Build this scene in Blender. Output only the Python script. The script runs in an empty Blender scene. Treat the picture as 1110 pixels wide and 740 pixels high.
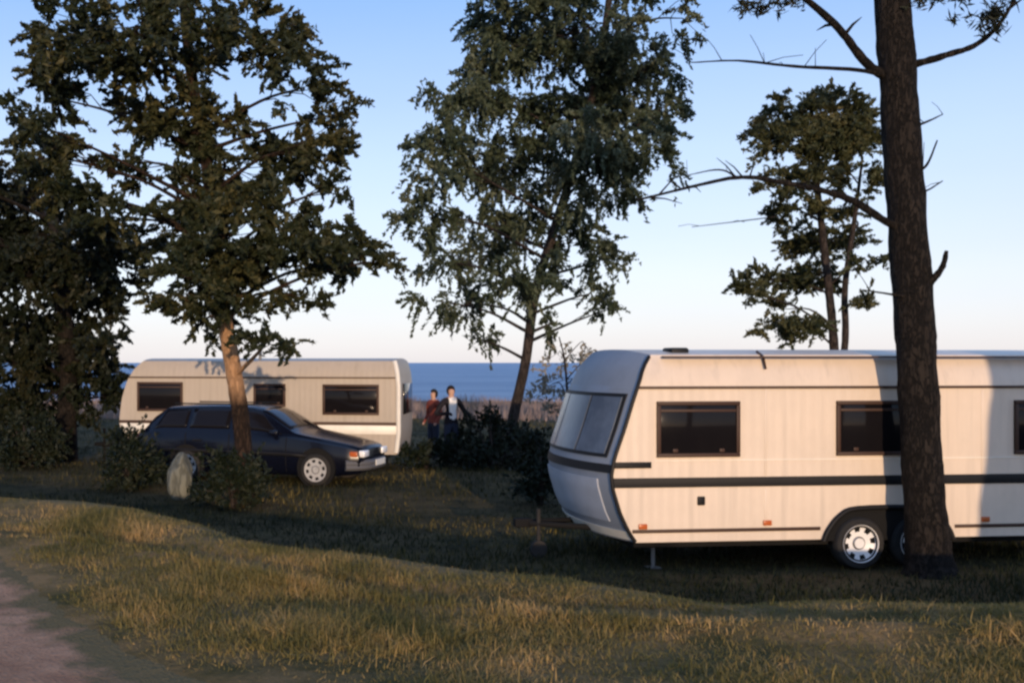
import bpy, bmesh, math, random
import numpy as np
from mathutils import Vector, Matrix

R = math.radians
scene = bpy.context.scene
COL = scene.collection
CAMZ = 2.37
F, CX, CY = 1233.0, 375.0, 393.0


def at(px, py, Y):
    """a point of the photograph (1110 wide) at distance Y"""
    return Vector(((px - CX) / F * Y, Y, CAMZ - (py - CY) / F * Y))


# ------------------------------------------------------------------ materials
def new_mat(name):
    m = bpy.data.materials.new(name)
    m.use_nodes = True
    nt = m.node_tree
    b = nt.nodes["Principled BSDF"]
    return m, nt, b


def paint(name, col, rough=0.4, spec=0.5, metal=0.0, dirt=0.0, dirt_col=(0.12, 0.1, 0.08), dscale=2.0, ribs=0.0, coat=0.0):
    m, nt, b = new_mat(name)
    N, L = nt.nodes, nt.links
    b.inputs["Roughness"].default_value = rough
    b.inputs["Specular IOR Level"].default_value = spec
    b.inputs["Metallic"].default_value = metal
    b.inputs["Coat Weight"].default_value = coat
    tc = N.new("ShaderNodeTexCoord")
    nz = N.new("ShaderNodeTexNoise")
    nz.inputs["Scale"].default_value = dscale
    nz.inputs["Detail"].default_value = 6
    nz.inputs["Roughness"].default_value = 0.65
    L.new(tc.outputs["Object"], nz.inputs["Vector"])
    ramp = N.new("ShaderNodeMapRange")
    ramp.inputs[1].default_value = 0.45
    ramp.inputs[2].default_value = 0.75
    ramp.inputs[3].default_value = 0.0
    ramp.inputs[4].default_value = max(dirt, 0.02)
    L.new(nz.outputs["Fac"], ramp.inputs[0])
    mx = N.new("ShaderNodeMix")
    mx.data_type = 'RGBA'
    mx.inputs[6].default_value = (*col, 1)
    mx.inputs[7].default_value = (*dirt_col, 1)
    if ribs > 0:
        ms_ = N.new("ShaderNodeMapping")
        ms_.inputs["Scale"].default_value = (7.0, 7.0, 0.45)
        L.new(tc.outputs["Object"], ms_.inputs["Vector"])
        n4 = N.new("ShaderNodeTexNoise")
        n4.inputs["Scale"].default_value = 1.3
        n4.inputs["Detail"].default_value = 5
        L.new(ms_.outputs[0], n4.inputs["Vector"])
        m4 = N.new("ShaderNodeMapRange")
        m4.inputs[1].default_value = 0.5
        m4.inputs[2].default_value = 0.8
        m4.inputs[4].default_value = 0.45
        L.new(n4.outputs["Fac"], m4.inputs[0])
        mm_ = N.new("ShaderNodeMath")
        mm_.operation = 'MAXIMUM'
        L.new(ramp.outputs[0], mm_.inputs[0])
        L.new(m4.outputs[0], mm_.inputs[1])
        L.new(mm_.outputs[0], mx.inputs[0])
    else:
        L.new(ramp.outputs[0], mx.inputs[0])
    L.new(mx.outputs[2], b.inputs["Base Color"])
    if ribs > 0:
        wv = N.new("ShaderNodeTexWave")
        wv.bands_direction = 'X'
        wv.inputs["Scale"].default_value = 2.6
        wv.inputs["Distortion"].default_value = 0.0
        L.new(tc.outputs["Object"], wv.inputs["Vector"])
        bp = N.new("ShaderNodeBump")
        bp.inputs["Strength"].default_value = ribs
        bp.inputs["Distance"].default_value = 0.006
        L.new(wv.outputs["Fac"], bp.inputs["Height"])
        n2 = N.new("ShaderNodeTexNoise")
        n2.inputs["Scale"].default_value = 1.6
        L.new(tc.outputs["Object"], n2.inputs["Vector"])
        bp2 = N.new("ShaderNodeBump")
        bp2.inputs["Strength"].default_value = 0.25
        bp2.inputs["Distance"].default_value = 0.03
        L.new(n2.outputs["Fac"], bp2.inputs["Height"])
        L.new(bp.outputs[0], bp2.inputs["Normal"])
        L.new(bp2.outputs[0], b.inputs["Normal"])
    return m


def leaf_mat(name, c1, c2, c3, trans=0.25, nscale=0.9):
    m, nt, b = new_mat(name)
    N, L = nt.nodes, nt.links
    geo = N.new("ShaderNodeNewGeometry")
    tc = N.new("ShaderNodeTexCoord")
    nz = N.new("ShaderNodeTexNoise")
    nz.inputs["Scale"].default_value = nscale
    nz.inputs["Detail"].default_value = 3
    L.new(tc.outputs["Object"], nz.inputs["Vector"])
    rp = N.new("ShaderNodeValToRGB")
    e = rp.color_ramp.elements
    e[0].position, e[0].color = 0.0, (*c1, 1)
    e[1].position, e[1].color = 0.55, (*c2, 1)
    x = e.new(1.0)
    x.color = (*c3, 1)
    ad = N.new("ShaderNodeMath")
    ad.operation = 'MULTIPLY_ADD'
    L.new(geo.outputs["Random Per Island"], ad.inputs[0])
    ad.inputs[1].default_value = 0.42
    mr = N.new("ShaderNodeMapRange")
    mr.inputs[1].default_value = 0.3
    mr.inputs[2].default_value = 0.7
    mr.inputs[3].default_value = 0.0
    mr.inputs[4].default_value = 0.58
    L.new(nz.outputs["Fac"], mr.inputs[0])
    L.new(mr.outputs[0], ad.inputs[2])
    L.new(ad.outputs[0], rp.inputs[0])
    L.new(rp.outputs[0], b.inputs["Base Color"])
    b.inputs["Roughness"].default_value = 0.6
    b.inputs["Specular IOR Level"].default_value = 0.25
    tr = N.new("ShaderNodeBsdfTranslucent")
    L.new(rp.outputs[0], tr.inputs["Color"])
    ms = N.new("ShaderNodeMixShader")
    ms.inputs[0].default_value = trans
    L.new(b.outputs[0], ms.inputs[1])
    L.new(tr.outputs[0], ms.inputs[2])
    L.new(ms.outputs[0], N["Material Output"].inputs["Surface"])
    return m


def bark_mat(name, c1, c2, scale=9.0, depth=0.05, upper=None, zr=(2.0, 4.0)):
    m, nt, b = new_mat(name)
    N, L = nt.nodes, nt.links
    tc = N.new("ShaderNodeTexCoord")
    mp = N.new("ShaderNodeMapping")
    mp.inputs["Scale"].default_value = (1.0, 1.0, 0.28)
    L.new(tc.outputs["Object"], mp.inputs["Vector"])
    vo = N.new("ShaderNodeTexVoronoi")
    vo.feature = 'DISTANCE_TO_EDGE'
    vo.inputs["Scale"].default_value = scale
    nz = N.new("ShaderNodeTexNoise")
    nz.inputs["Scale"].default_value = scale * 1.4
    nz.inputs["Detail"].default_value = 8
    L.new(mp.outputs[0], nz.inputs["Vector"])
    va = N.new("ShaderNodeVectorMath")
    va.operation = 'MULTIPLY_ADD'
    L.new(nz.outputs["Color"], va.inputs[0])
    va.inputs[1].default_value = (0.30, 0.30, 0.22)
    L.new(mp.outputs[0], va.inputs[2])
    L.new(va.outputs[0], vo.inputs["Vector"])
    mr = N.new("ShaderNodeMapRange")
    mr.inputs[2].default_value = 0.16
    L.new(vo.outputs["Distance"], mr.inputs[0])
    mu = N.new("ShaderNodeMath")
    mu.operation = 'MULTIPLY'
    L.new(mr.outputs[0], mu.inputs[0])
    L.new(nz.outputs["Fac"], mu.inputs[1])
    mx = N.new("ShaderNodeMix")
    mx.data_type = 'RGBA'
    mx.inputs[6].default_value = (*c1, 1)
    mx.inputs[7].default_value = (*c2, 1)
    L.new(mu.outputs[0], mx.inputs[0])
    colout = mx.outputs[2]
    if upper is not None:  # band between two heights: sunlight on the trunk put into the colour
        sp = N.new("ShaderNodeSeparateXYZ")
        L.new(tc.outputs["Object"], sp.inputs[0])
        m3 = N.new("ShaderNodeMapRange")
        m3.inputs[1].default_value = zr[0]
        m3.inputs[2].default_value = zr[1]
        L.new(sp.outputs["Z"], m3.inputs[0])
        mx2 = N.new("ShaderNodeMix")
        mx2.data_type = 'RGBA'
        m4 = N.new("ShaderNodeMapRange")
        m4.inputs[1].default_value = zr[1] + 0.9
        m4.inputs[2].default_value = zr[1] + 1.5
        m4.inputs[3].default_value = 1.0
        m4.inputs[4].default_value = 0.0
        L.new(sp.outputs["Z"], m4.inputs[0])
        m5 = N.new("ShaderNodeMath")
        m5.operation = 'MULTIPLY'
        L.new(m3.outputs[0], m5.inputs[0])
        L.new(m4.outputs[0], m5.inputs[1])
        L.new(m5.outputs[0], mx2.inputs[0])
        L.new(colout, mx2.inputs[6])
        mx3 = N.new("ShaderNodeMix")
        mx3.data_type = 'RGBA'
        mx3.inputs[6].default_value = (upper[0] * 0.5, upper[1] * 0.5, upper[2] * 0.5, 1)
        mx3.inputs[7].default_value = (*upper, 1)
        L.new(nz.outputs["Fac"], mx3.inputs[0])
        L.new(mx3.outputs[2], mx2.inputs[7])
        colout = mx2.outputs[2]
    L.new(colout, b.inputs["Base Color"])
    b.inputs["Roughness"].default_value = 0.9
    b.inputs["Specular IOR Level"].default_value = 0.15
    bp = N.new("ShaderNodeBump")
    bp.inputs["Strength"].default_value = 0.9
    bp.inputs["Distance"].default_value = depth
    L.new(mu.outputs[0], bp.inputs["Height"])
    L.new(bp.outputs[0], b.inputs["Normal"])
    return m


def ground_mat():
    m, nt, b = new_mat("meadow soil")
    N, L = nt.nodes, nt.links
    tc = N.new("ShaderNodeTexCoord")

    def noise(s, d=6):
        n = N.new("ShaderNodeTexNoise")
        n.inputs["Scale"].default_value = s
        n.inputs["Detail"].default_value = d
        n.inputs["Roughness"].default_value = 0.65
        L.new(tc.outputs["Object"], n.inputs["Vector"])
        return n
    big, mid, fine = noise(0.25), noise(1.7), noise(22)
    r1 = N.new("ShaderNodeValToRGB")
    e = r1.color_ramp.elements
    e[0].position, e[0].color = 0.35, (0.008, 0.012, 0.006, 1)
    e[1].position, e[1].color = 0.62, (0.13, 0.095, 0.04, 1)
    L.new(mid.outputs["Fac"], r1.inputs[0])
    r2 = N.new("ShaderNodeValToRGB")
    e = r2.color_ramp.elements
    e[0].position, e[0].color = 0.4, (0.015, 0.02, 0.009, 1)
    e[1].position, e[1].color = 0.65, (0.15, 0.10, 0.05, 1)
    L.new(big.outputs["Fac"], r2.inputs[0])
    mx = N.new("ShaderNodeMix")
    mx.data_type = 'RGBA'
    L.new(fine.outputs["Fac"], mx.inputs[0])
    L.new(r1.outputs[0], mx.inputs[6])
    L.new(r2.outputs[0], mx.inputs[7])
    # drier raised bank; lawn below darkened, its shade painted into the colour
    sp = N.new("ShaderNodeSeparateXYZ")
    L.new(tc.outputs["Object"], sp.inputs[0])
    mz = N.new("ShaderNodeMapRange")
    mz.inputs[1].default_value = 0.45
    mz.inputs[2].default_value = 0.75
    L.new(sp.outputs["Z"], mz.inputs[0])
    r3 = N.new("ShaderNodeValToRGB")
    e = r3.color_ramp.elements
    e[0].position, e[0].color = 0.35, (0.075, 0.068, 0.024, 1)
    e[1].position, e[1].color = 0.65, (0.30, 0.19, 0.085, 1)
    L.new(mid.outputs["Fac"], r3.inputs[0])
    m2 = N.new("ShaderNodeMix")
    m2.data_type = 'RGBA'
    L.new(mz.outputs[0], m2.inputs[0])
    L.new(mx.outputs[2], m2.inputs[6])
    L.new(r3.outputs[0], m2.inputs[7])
    L.new(m2.outputs[2], b.inputs["Base Color"])
    b.inputs["Roughness"].default_value = 0.95
    b.inputs["Specular IOR Level"].default_value = 0.1
    bp = N.new("ShaderNodeBump")
    bp.inputs["Strength"].default_value = 1.0
    bp.inputs["Distance"].default_value = 0.06
    L.new(fine.outputs["Fac"], bp.inputs["Height"])
    L.new(bp.outputs[0], b.inputs["Normal"])
    return m


def road_mat():
    m, nt, b = new_mat("sandy track")
    N, L = nt.nodes, nt.links
    tc = N.new("ShaderNodeTexCoord")
    n1 = N.new("ShaderNodeTexNoise")
    n1.inputs["Scale"].default_value = 2.2
    n1.inputs["Detail"].default_value = 8
    n1.inputs["Roughness"].default_value = 0.7
    n2 = N.new("ShaderNodeTexVoronoi")
    n2.inputs["Scale"].default_value = 38
    L.new(tc.outputs["Object"], n1.inputs["Vector"])
    L.new(tc.outputs["Object"], n2.inputs["Vector"])
    r = N.new("ShaderNodeValToRGB")
    e = r.color_ramp.elements
    e[0].position, e[0].color = 0.3, (0.26, 0.13, 0.075, 1)
    e[1].position, e[1].color = 0.7, (0.50, 0.28, 0.165, 1)
    L.new(n1.outputs["Fac"], r.inputs[0])
    at_ = N.new("ShaderNodeAttribute")
    at_.attribute_name = "edge"
    n3 = N.new("ShaderNodeTexNoise")
    n3.inputs["Scale"].default_value = 3.5
    n3.inputs["Detail"].default_value = 6
    L.new(tc.outputs["Object"], n3.inputs["Vector"])
    ae = N.new("ShaderNodeMath")
    ae.operation = 'ADD'
    L.new(at_.outputs["Fac"], ae.inputs[0])
    L.new(n3.outputs["Fac"], ae.inputs[1])
    me_ = N.new("ShaderNodeMapRange")
    me_.inputs[1].default_value = 0.70
    me_.inputs[2].default_value = 0.95
    L.new(ae.outputs[0], me_.inputs[0])
    me2 = N.new("ShaderNodeMix")
    me2.data_type = 'RGBA'
    me2.inputs[6].default_value = (0.14, 0.105, 0.05, 1)
    L.new(me_.outputs[0], me2.inputs[0])
    L.new(r.outputs[0], me2.inputs[7])
    L.new(me2.outputs[2], b.inputs["Base Color"])
    b.inputs["Roughness"].default_value = 0.95
    b.inputs["Specular IOR Level"].default_value = 0.1
    ad = N.new("ShaderNodeMath")
    ad.operation = 'ADD'
    L.new(n1.outputs["Fac"], ad.inputs[0])
    m2 = N.new("ShaderNodeMath")
    m2.operation = 'MULTIPLY'
    m2.inputs[1].default_value = 0.35
    L.new(n2.outputs["Distance"], m2.inputs[0])
    L.new(m2.outputs[0], ad.inputs[1])
    bp = N.new("ShaderNodeBump")
    bp.inputs["Strength"].default_value = 0.9
    bp.inputs["Distance"].default_value = 0.05
    L.new(ad.outputs[0], bp.inputs["Height"])
    L.new(bp.outputs[0], b.inputs["Normal"])
    return m


def sea_mat():
    m, nt, b = new_mat("sea water")
    N, L = nt.nodes, nt.links
    tc = N.new("ShaderNodeTexCoord")
    mp = N.new("ShaderNodeMapping")
    mp.inputs["Scale"].default_value = (0.35, 1.0, 1.0)
    L.new(tc.outputs["Object"], mp.inputs["Vector"])
    n1 = N.new("ShaderNodeTexNoise")
    n1.inputs["Scale"].default_value = 0.35
    n1.inputs["Detail"].default_value = 8
    n1.inputs["Roughness"].default_value = 0.7
    L.new(mp.outputs[0], n1.inputs["Vector"])
    rs = N.new("ShaderNodeValToRGB")
    e = rs.color_ramp.elements
    e[0].position, e[0].color = 0.35, (0.13, 0.235, 0.36, 1)
    e[1].position, e[1].color = 0.68, (0.24, 0.35, 0.46, 1)
    n2 = N.new("ShaderNodeTexNoise")
    n2.inputs["Scale"].default_value = 0.06
    n2.inputs["Detail"].default_value = 7
    L.new(mp.outputs[0], n2.inputs["Vector"])
    L.new(n2.outputs["Fac"], rs.inputs[0])
    L.new(rs.outputs[0], b.inputs["Base Color"])
    b.inputs["Roughness"].default_value = 0.45
    b.inputs["Specular IOR Level"].default_value = 0.12
    bp = N.new("ShaderNodeBump")
    bp.inputs["Strength"].default_value = 1.0
    bp.inputs["Distance"].default_value = 1.2
    L.new(n1.outputs["Fac"], bp.inputs["Height"])
    L.new(bp.outputs[0], b.inputs["Normal"])
    return m


M = {}
M['cream'] = paint("cream caravan paint", (0.70, 0.58, 0.455), 0.38, 0.4, dirt=0.28, dirt_col=(0.42, 0.36, 0.29), dscale=1.3, ribs=0.35)
M['grey_panel'] = paint("weathered grey front panel with painted shade", (0.22, 0.245, 0.28), 0.5, 0.3, dirt=0.35, dirt_col=(0.12, 0.13, 0.14), dscale=2.5)  # grey plastic, with the shaded end's darkness put into it
M['lid_panel'] = paint("pale grey locker lid", (0.36, 0.39, 0.44), 0.5, 0.3, dirt=0.35, dirt_col=(0.2, 0.21, 0.22), dscale=2.5)
M['beige'] = paint("old beige caravan paint with shade", (0.43, 0.37, 0.30), 0.45, 0.35, dirt=0.35, dirt_col=(0.3, 0.26, 0.2), dscale=1.1, ribs=0.3)  # greyed and dimmed to paint in the shade on this caravan
M['white_trim'] = paint("white trim", (0.8, 0.76, 0.66), 0.4, 0.4, dirt=0.2)
M['black_trim'] = paint("black trim", (0.009, 0.009, 0.010), 0.55, 0.2, dirt=0.1, dirt_col=(0.04, 0.035, 0.03))
M['brown_frame'] = paint("brown rubber frame", (0.05, 0.024, 0.015), 0.55, 0.3)
M['pane'] = paint("tinted pane", (0.008, 0.007, 0.008), 0.08, 0.16)
M['front_pane'] = paint("front pane with painted reflection", (0.08, 0.10, 0.13), 0.25, 0.3, dirt=0.4, dirt_col=(0.22, 0.25, 0.3), dscale=2)  # sky reflection painted as the pane's own bluish tone
M['rubber'] = paint("tyre rubber", (0.02, 0.02, 0.02), 0.8, 0.2, dirt=0.3)
M['hub'] = paint("silver wheel", (0.88, 0.87, 0.84), 0.35, 0.5, dirt=0.25)
M['hub_dull'] = paint("dull silver wheel", (0.42, 0.42, 0.41), 0.45, 0.4, dirt=0.5, dirt_col=(0.08, 0.07, 0.06), dscale=9)
M['metal'] = paint("galvanised steel", (0.22, 0.22, 0.22), 0.5, 0.5, metal=0.6, dirt=0.5)
M['under'] = paint("underbody", (0.012, 0.012, 0.012), 0.9, 0.1)
M['orange'] = paint("orange reflector", (0.45, 0.10, 0.02), 0.3, 0.4)
M['curtain'] = paint("curtain cloth", (0.5, 0.48, 0.45), 0.9, 0.1)
M['navy'] = paint("dark blue car paint", (0.003, 0.004, 0.010), 0.25, 0.25, dirt=0.1, dirt_col=(0.02, 0.02, 0.022), coat=0.12)
M['lamp'] = paint("headlamp glass", (0.85, 0.86, 0.85), 0.1, 0.8)
M['plastic'] = paint("grey bumper plastic", (0.10, 0.10, 0.105), 0.55, 0.3, dirt=0.2)
M['plate'] = paint("number plate", (0.75, 0.73, 0.66), 0.4, 0.4)
M['jacket_red'] = paint("maroon cloth", (0.22, 0.06, 0.045), 0.9, 0.1)
M['jacket_dark'] = paint("dark cloth", (0.02, 0.018, 0.022), 0.9, 0.1)
M['white_cloth'] = paint("white cloth", (0.8, 0.78, 0.74), 0.9, 0.1)
M['skin'] = paint("skin", (0.5, 0.3, 0.22), 0.6, 0.3)
M['hair'] = paint("dark hair", (0.015, 0.01, 0.008), 0.6, 0.3)
M['jeans'] = paint("jeans", (0.03, 0.04, 0.07), 0.9, 0.1)
M['stone'] = bark_mat("lichen stone", (0.09, 0.09, 0.07), (0.24, 0.24, 0.19), 5, 0.03)
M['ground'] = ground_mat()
M['road'] = road_mat()
M['sea'] = sea_mat()
M['needles'] = leaf_mat("pine needles", (0.004, 0.009, 0.005), (0.011, 0.015, 0.006), (0.038, 0.032, 0.011), 0.08)  # needle colour darkened to carry shading from out of view
M['needles_warm'] = leaf_mat("olive needles", (0.008, 0.016, 0.007), (0.027, 0.033, 0.013), (0.10, 0.085, 0.028), 0.16)
M['olive_pads'] = leaf_mat("pale olive needles", (0.016, 0.026, 0.012), (0.055, 0.062, 0.026), (0.15, 0.13, 0.055), 0.2)
M['leaves'] = leaf_mat("small leaves", (0.018, 0.032, 0.018), (0.065, 0.085, 0.048), (0.19, 0.21, 0.14), 0.25)
M['pale_leaves'] = leaf_mat("pale leaves", (0.14, 0.13, 0.09), (0.26, 0.23, 0.17), (0.4, 0.34, 0.26), 0.3)
M['bush'] = leaf_mat("bush leaves", (0.004, 0.009, 0.004), (0.010, 0.016, 0.007), (0.026, 0.026, 0.011), 0.1)  # shade painted in: leaf colour taken down to near black
M['grass'] = leaf_mat("meadow grass", (0.045, 0.062, 0.016), (0.24, 0.18, 0.055), (0.60, 0.37, 0.15), 0.35, 1.4)
M['far_grass'] = leaf_mat("short grass", (0.007, 0.013, 0.005), (0.028, 0.03, 0.009), (0.26, 0.19, 0.05), 0.3, 0.35)  # lawn blades darkened, the shade there is put into their colour
M['reed'] = leaf_mat("dry reeds", (0.20, 0.14, 0.11), (0.30, 0.22, 0.18), (0.42, 0.32, 0.27), 0.25, 0.4)
M['bark'] = bark_mat("pine bark", (0.008, 0.007, 0.006), (0.036, 0.028, 0.022), 13, 0.05)
M['bark_sun_band'] = bark_mat("orange pine bark with painted sun band", (0.014, 0.010, 0.008), (0.06, 0.036, 0.022), 10, 0.04, upper=(0.55, 0.32, 0.17), zr=(1.75, 2.1))  # orange bark only where the sunlit patch is painted, dark elsewhere
M['bark_grey'] = bark_mat("grey bark", (0.018, 0.015, 0.014), (0.09, 0.07, 0.06), 12, 0.03)


# ------------------------------------------------------------------ helpers
def link(name, me, mat=None, parent=None):
    o = bpy.data.objects.new(name, me)
    COL.objects.link(o)
    if mat is not None:
        for mm in (mat if isinstance(mat, (list, tuple)) else [mat]):
            me.materials.append(mm)
    if parent is not None:
        o.parent = parent
    return o


def smooth(me, ang=None):
    me.polygons.foreach_set("use_smooth", np.ones(len(me.polygons), bool))
    if ang:
        me.set_sharp_from_angle(angle=R(ang))


def from_bm(name, bm, mat=None, parent=None, sm=None):
    bmesh.ops.recalc_face_normals(bm, faces=bm.faces[:])
    me = bpy.data.meshes.new(name)
    bm.to_mesh(me)
    bm.free()
    if sm:
        smooth(me, sm)
    return link(name, me, mat, parent)


def fast_mesh(name, V, Q, mat, parent=None, sm=False):
    """V (n,3); Q (m,k) faces all with k corners"""
    V = np.asarray(V, np.float32)
    Q = np.asarray(Q, np.int32)
    k = Q.shape[1]
    me = bpy.data.meshes.new(name)
    me.vertices.add(len(V))
    me.vertices.foreach_set("co", V.ravel())
    me.loops.add(Q.size)
    me.loops.foreach_set("vertex_index", Q.ravel())
    me.polygons.add(len(Q))
    me.polygons.foreach_set("loop_start", np.arange(0, Q.size, k, dtype=np.int32))
    me.polygons.foreach_set("loop_total", np.full(len(Q), k, np.int32))
    if sm:
        me.polygons.foreach_set("use_smooth", np.ones(len(Q), bool))
    me.update()
    me.validate()
    return link(name, me, mat, parent)


def tag(o, label, cat, group=None):
    o["label"] = label
    o["category"] = cat
    if group:
        o["group"] = group
    return o


def struct(o, kind="structure"):
    o["kind"] = kind
    return o


def empty(name, loc=(0, 0, 0), rz=0.0):
    o = bpy.data.objects.new(name, None)
    o.empty_display_size = 0.3
    COL.objects.link(o)
    o.location = loc
    o.rotation_euler = (0, 0, rz)
    return o


def add_box(bm, x0, x1, y0, y1, z0, z1, bev=0.0, seg=2, mat=None):
    t = bmesh.new()
    bmesh.ops.create_cube(t, size=1)
    bmesh.ops.scale(t, vec=(x1 - x0, y1 - y0, z1 - z0), verts=t.verts)
    bmesh.ops.translate(t, vec=((x0 + x1) / 2, (y0 + y1) / 2, (z0 + z1) / 2), verts=t.verts)
    if bev > 0:
        bmesh.ops.bevel(t, geom=t.edges[:], offset=bev, segments=seg, profile=0.5, affect='EDGES')
    if mat is not None:
        bmesh.ops.transform(t, matrix=mat, verts=t.verts)
    me = bpy.data.meshes.new("tmp")
    t.to_mesh(me)
    t.free()
    bm.from_mesh(me)
    bpy.data.meshes.remove(me)


def tube_arrays(path, radii, n=8, rng=None, rough=0.0, close=True):
    P = [Vector(p) for p in path]
    V, Q = [], []
    up = Vector((0, 1, 0.13)).normalized()
    for i, p in enumerate(P):
        d = (P[min(i + 1, len(P) - 1)] - P[max(i - 1, 0)])
        if d.length < 1e-6:
            d = Vector((0, 0, 1))
        d.normalize()
        a = d.cross(up)
        if a.length < 1e-3:
            a = d.cross(Vector((1, 0, 0)))
        a.normalize()
        b = d.cross(a)
        for k in range(n):
            t = 2 * math.pi * k / n
            r = radii[i] * (1 + (rng.uniform(-rough, rough) if rng else 0))
            V.append(p + a * (r * math.cos(t)) + b * (r * math.sin(t)))
    for i in range(len(P) - 1):
        for k in range(n):
            k2 = (k + 1) % n
            Q.append((i * n + k, i * n + k2, (i + 1) * n + k2, (i + 1) * n + k))
    if close:
        for ring in (0, len(P) - 1):
            c = len(V)
            V.append(P[ring])
            for k in range(n):
                k2 = (k + 1) % n
                Q.append((ring * n + k, ring * n + k2, c, c))
    return V, Q


def add_tube(bm, path, radii, n=8, rng=None, rough=0.0):
    if not isinstance(radii, (list, tuple)):
        radii = [radii] * len(path)
    V, Q = tube_arrays(path, radii, n, rng, rough)
    vs = [bm.verts.new(v) for v in V]
    for q in Q:
        q2 = []
        for i in q:
            if i not in q2:
                q2.append(i)
        try:
            bm.faces.new([vs[i] for i in q2])
        except ValueError:
            pass


def spline(pts, per=5):
    """Catmull-Rom through points (any dimension)"""
    P = [np.array(p, float) for p in pts]
    P = [2 * P[0] - P[1]] + P + [2 * P[-1] - P[-2]]
    out = []
    for i in range(1, len(P) - 2):
        for k in range(per):
            t = k / per
            a, b, c, d = P[i - 1], P[i], P[i + 1], P[i + 2]
            out.append(0.5 * ((2 * b) + (-a + c) * t + (2 * a - 5 * b + 4 * c - d) * t * t + (-a + 3 * b - 3 * c + d) * t ** 3))
    out.append(P[-2])
    return out


def lathe(bm, prof, n=28, mat=None, axis='Y', caps=True):
    """prof: (radius, offset along axis)"""
    rings = []
    for r, h in prof:
        ring = []
        for k in range(n):
            t = 2 * math.pi * k / n
            v = Vector((r * math.cos(t), h, r * math.sin(t))) if axis == 'Y' else Vector((r * math.cos(t), r * math.sin(t), h))
            if mat is not None:
                v = mat @ v
            ring.append(bm.verts.new(v))
        rings.append(ring)
    for i in range(len(rings) - 1):
        for k in range(n):
            k2 = (k + 1) % n
            bm.faces.new((rings[i][k], rings[i][k2], rings[i + 1][k2], rings[i + 1][k]))
    for ring in ((rings[0], rings[-1]) if caps else ()):
        try:
            bm.faces.new(ring)
        except ValueError:
            pass


# ------------------------------------------------------------------ terrain
def smoothstep(a, b, x):
    t = np.clip((x - a) / (b - a), 0, 1)
    return t * t * (3 - 2 * t)


CREST = np.array([(-60, 30), (-12, 18.0), (-4.1, 13.4), (-2.3, 12.2), (-0.63, 9.8), (1.59, 8.1), (2.43, 7.55), (4.6, 7.2), (9, 7.0), (60, 5)], float)
RUT = np.array([(-3.9, 11.4), (-3.3, 10.8), (-1.5, 9.67), (-0.55, 8.75), (0.5, 7.9), (1.4, 7.4), (2.3, 7.05), (4.4, 6.75), (7, 6.5)], float)
ROAD = np.array([(-14, 19.5), (-6, 12.6), (-2.85, 9.6), (-1.85, 7.6), (-1.0, 6.4), (-0.15, 5.6), (0.9, 4.4), (2.5, 3.0), (8, 1.5), (40, -4)], float)
PLATEAU = 0.77
_rs = np.random.RandomState(5)
_W = [(_rs.uniform(0.25, 1.6), _rs.uniform(0, 6.28), _rs.uniform(0, 6.28)) for _ in range(14)]


def wob(x, y):
    z = np.zeros_like(x)
    for f, a, p in _W:
        z += np.sin(f * (x * math.cos(a) + y * math.sin(a)) + p) / (1 + 2.0 * f)
    return z / 5


def polyY(P, x):
    return np.interp(x, P[:, 0], P[:, 1])


def ground_z(x, y):
    x = np.asarray(x, float)
    y = np.asarray(y, float)
    yc = polyY(CREST, x) + 0.12 * np.sin(1.7 * x) + 0.08 * np.sin(3.9 * x + 1)
    d = y - yc
    z = PLATEAU * (1 - smoothstep(0.0, 2.4, d))
    z = z + 0.05 * np.exp(-((d + 0.5) / 0.6) ** 2)
    z = z + 0.10 * wob(x, y) * np.clip(np.abs(d) / 1.0, 0.3, 1)
    # rut along the bank with a small berm on the near side
    inr = (x > -6) & (x < 7)
    yr = polyY(RUT, x) + 0.05 * np.sin(2.3 * x)
    z = z + inr * (-0.15 * np.exp(-((y - yr) / 0.17) ** 2) + 0.05 * np.exp(-((y - yr + 0.32) / 0.2) ** 2))
    # the far lawn lies a little higher, then falls to the sea
    z = z + 0.13 * smoothstep(17, 21, y) * (1 - smoothstep(40, 60, y)) * (1 - smoothstep(2, 6, x))
    z = z - 2.6 * smoothstep(62, 140, y)
    # road bed a touch lower
    yroad = polyY(ROAD, x)
    z = z - 0.05 * smoothstep(0.0, 0.5, yroad - y)
    return z


def gz(x, y):
    return float(ground_z(np.array([x]), np.array([y]))[0])


def axis(vals):
    out = []
    for a, b, s in vals:
        out += list(np.arange(a, b, s))
    return np.array(out)


xs = axis([(-400, -60, 20), (-60, -14, 2), (-14, -5, 0.4), (-5, 8, 0.11), (8, 16, 0.4), (16, 60, 2), (60, 401, 20)])
ys = axis([(-60, -4, 4), (-4, 4, 0.5), (4, 15, 0.11), (15, 30, 0.4), (30, 70, 1.5), (70, 161, 5)])
GX, GY = np.meshgrid(xs, ys)
GZ = ground_z(GX, GY)
V = np.stack([GX, GY, GZ], -1).reshape(-1, 3)
nx, ny = len(xs), len(ys)
ii = (np.arange(ny - 1)[:, None] * nx + np.arange(nx - 1)[None, :]).ravel()
Q = np.stack([ii, ii + 1, ii + 1 + nx, ii + nx], -1)
struct(fast_mesh("ground", V, Q, M['ground'], sm=True))

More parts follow.
